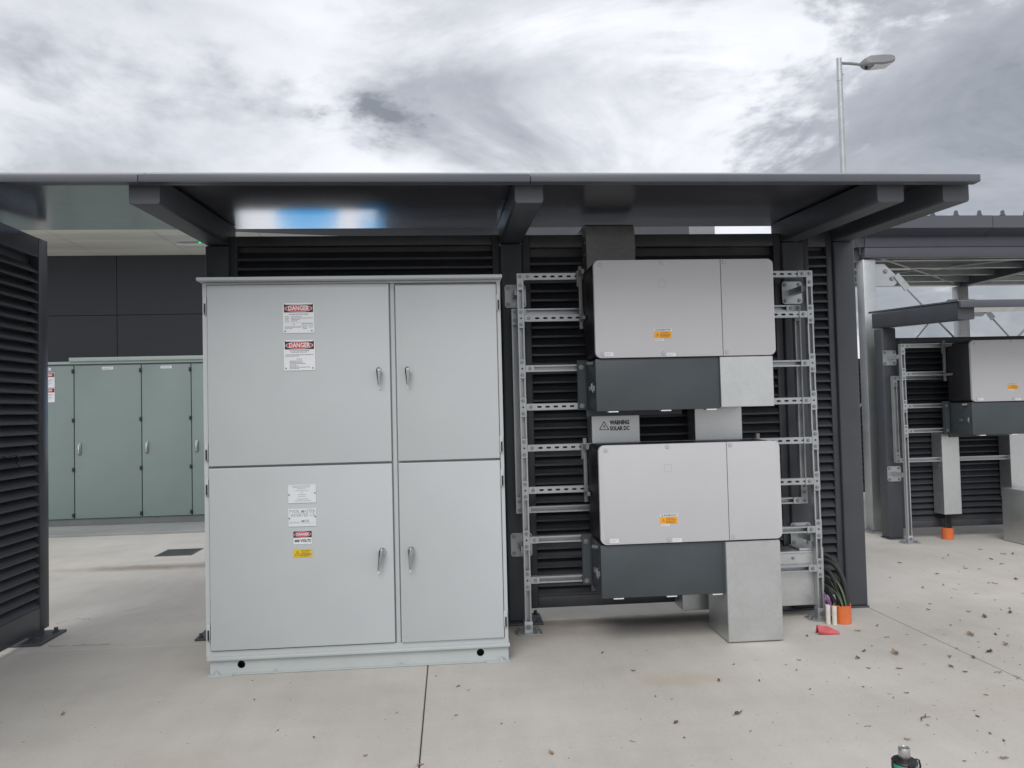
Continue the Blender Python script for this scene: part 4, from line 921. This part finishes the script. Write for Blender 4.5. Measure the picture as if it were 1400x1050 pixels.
def leaf(px, py, size_px, kind=None, rot=None):
    p = gp(px, py); dist = (p-V((0, 0, EYE))).length; s_ = size_px*dist/F
    k = (random.randrange(8) if random.random() < .8 else random.randrange(8, 12)) if kind is None else kind
    if p.x > 2.80: lb, g = 'dry leaf scrap on the slab right of the shelter', 'leaf scraps on the right-hand slab'
    elif p.x > -.153: lb, g = 'dry leaf scrap on the slab in front of the inverters', 'leaf scraps on the middle slab'
    else: lb, g = 'dry leaf scrap on the slab in front of the grey cabinet', 'leaf scraps on the left slab'
    o = link('dry_leaf', LM[k], None, loc=(p.x, p.y, .001)); o.scale = (s_*.95, s_*1.15, s_*.7); o.rotation_euler.z = random.uniform(0, 6.28) if rot is None else rot
    tag(o, lb, 'leaf', g); return o
BIG = [(753, 1031, 11, 8), (865, 1014, 9), (1010, 977, 14), (983, 931, 8), (866, 918, 6), (824, 893, 6), (884, 890, 6), (918, 956, 6), (896, 953, 4), (924, 989, 9), (935, 1009, 5), (1057, 988, 5), (1036, 978, 4), (1110, 950, 5), (1107, 943, 4),
       (1187, 994, 10, 3), (1265, 983, 22, 3), (1240, 1012, 7, 9), (1373, 1038, 9), (1336, 980, 6), (1277, 965, 5), (1239, 948, 5), (1215, 949, 5, 3), (1224, 895, 14, 9), (1230, 915, 7, 8), (1300, 912, 8), (1320, 919, 6), (1365, 920, 11, 3), (1390, 926, 9),
       (1327, 869, 13), (1352, 891, 12), (1264, 882, 8), (1173, 901, 8), (1181, 891, 7), (1187, 914, 5), (1375, 882, 9, 9), (1172, 863, 7), (1213, 872, 10, 3), (1298, 898, 5), (1331, 900, 8), (1104, 870, 6), (1092, 903, 5), (1003, 909, 5), (1026, 1000, 4),
       (575, 1047, 9, 8), (500, 1034, 6, 9), (543, 975, 4), (429, 1009, 5), (348, 957, 4), (624, 979, 5), (619, 984, 4), (86, 977, 8, 10), (62, 973, 4), (686, 990, 4), (640, 944, 8, 3), (626, 939, 6), (596, 925, 4), (648, 917, 3), (345, 931, 3), (380, 999, 4), (1035, 902, 4),
       (1345, 844, 10), (1380, 838, 9), (1362, 868, 6), (1290, 868, 5), (1240, 868, 6), (1200, 856, 6, 9), (1335, 812, 7), (1305, 806, 6), (1262, 804, 6), (1230, 770, 5), (1282, 785, 6), (1320, 778, 5), (1355, 765, 6), (1370, 772, 5), (1385, 758, 6), (1340, 752, 5), (1296, 760, 5), (1212, 751, 4), (1388, 792, 7), (1360, 798, 6)]
for r_ in BIG: leaf(r_[0], r_[1], r_[2], r_[3] if len(r_) > 3 else None)
rnd = random.Random(3); made = 0
while made < 80:
    px, py = rnd.uniform(720, 1400), rnd.uniform(745, 1045)
    dens = .03+.97*max(0, (px-980)/420)**1.2*(1 if py < 930 else .55)
    if rnd.random() > dens: continue
    q = gp(px, py)
    if q.x < 2.86 and q.y > 4.4: continue
    if q.y > 6.7 : continue
    leaf(px, py, rnd.choice((2, 2.5, 3, 3, 3.5, 4, 5))); made += 1
b = B()
for k in range(900):
    px, py = rnd.uniform(0, 1400), rnd.uniform(755, 1050); q = gp(px, py)
    if rnd.random() > .25+.75*(px/1400)**2: continue
    s_ = rnd.uniform(.0012, .0035); a = rnd.uniform(0, 6.28)
    if -1.4 < q.x < .35 and q.y > 4.28: continue
    vs = [(q.x+s_*rnd.uniform(.5, 1.6)*cos(a+i*pi/2), q.y+s_*rnd.uniform(.5, 1.6)*sin(a+i*pi/2), .0006) for i in range(4)]; top = (q.x, q.y, s_*.7)
    for i in range(4): b.quad([vs[i], vs[(i+1) % 4], top])
o = b.build('grit', 'leaf', None, kind='stuff', smooth=0); o['label'] = 'fine dark grit and leaf crumbs strewn over the concrete'; o['category'] = 'grit'
# scuff marks: thin dark curves on the concrete at left
b = B(); rs = random.Random(11)
for pts in ([(77, 853), (105, 846), (122, 846), (124, 850)], [(131, 848), (144, 840)], [(168, 836), (195, 830), (222, 820)], [(160, 776), (190, 773), (230, 772)], [(60, 884), (150, 881)], [(255, 842), (270, 839)]):
    q = [gp(*p) for p in pts]; n = 14; pl = []
    for i in range(n+1):
        u = i/n*(len(q)-1); k = min(int(u), len(q)-2); p = q[k].lerp(q[k+1], u-k); pl.append((p.x+rs.uniform(-.006, .006), p.y+rs.uniform(-.008, .008), .0006+.0002*rs.random()))
    for A, E in zip(pl, pl[1:]):
        if rs.random() < .25: continue
        w = rs.uniform(.0025, .007); b.quad([(A[0], A[1]-w, A[2]), (E[0], E[1]-w, E[2]), (E[0], E[1]+w, E[2]), (A[0], A[1]+w, A[2])])
o = b.build('scuff_marks', 'scuff', None, kind='stuff', smooth=0); o['label'] = 'faint dark scuff marks on the concrete left of the cabinet'; o['category'] = 'scuffs'
for o_ in list(C.objects):
    if '_o' in o_.keys(): del o_['_o']
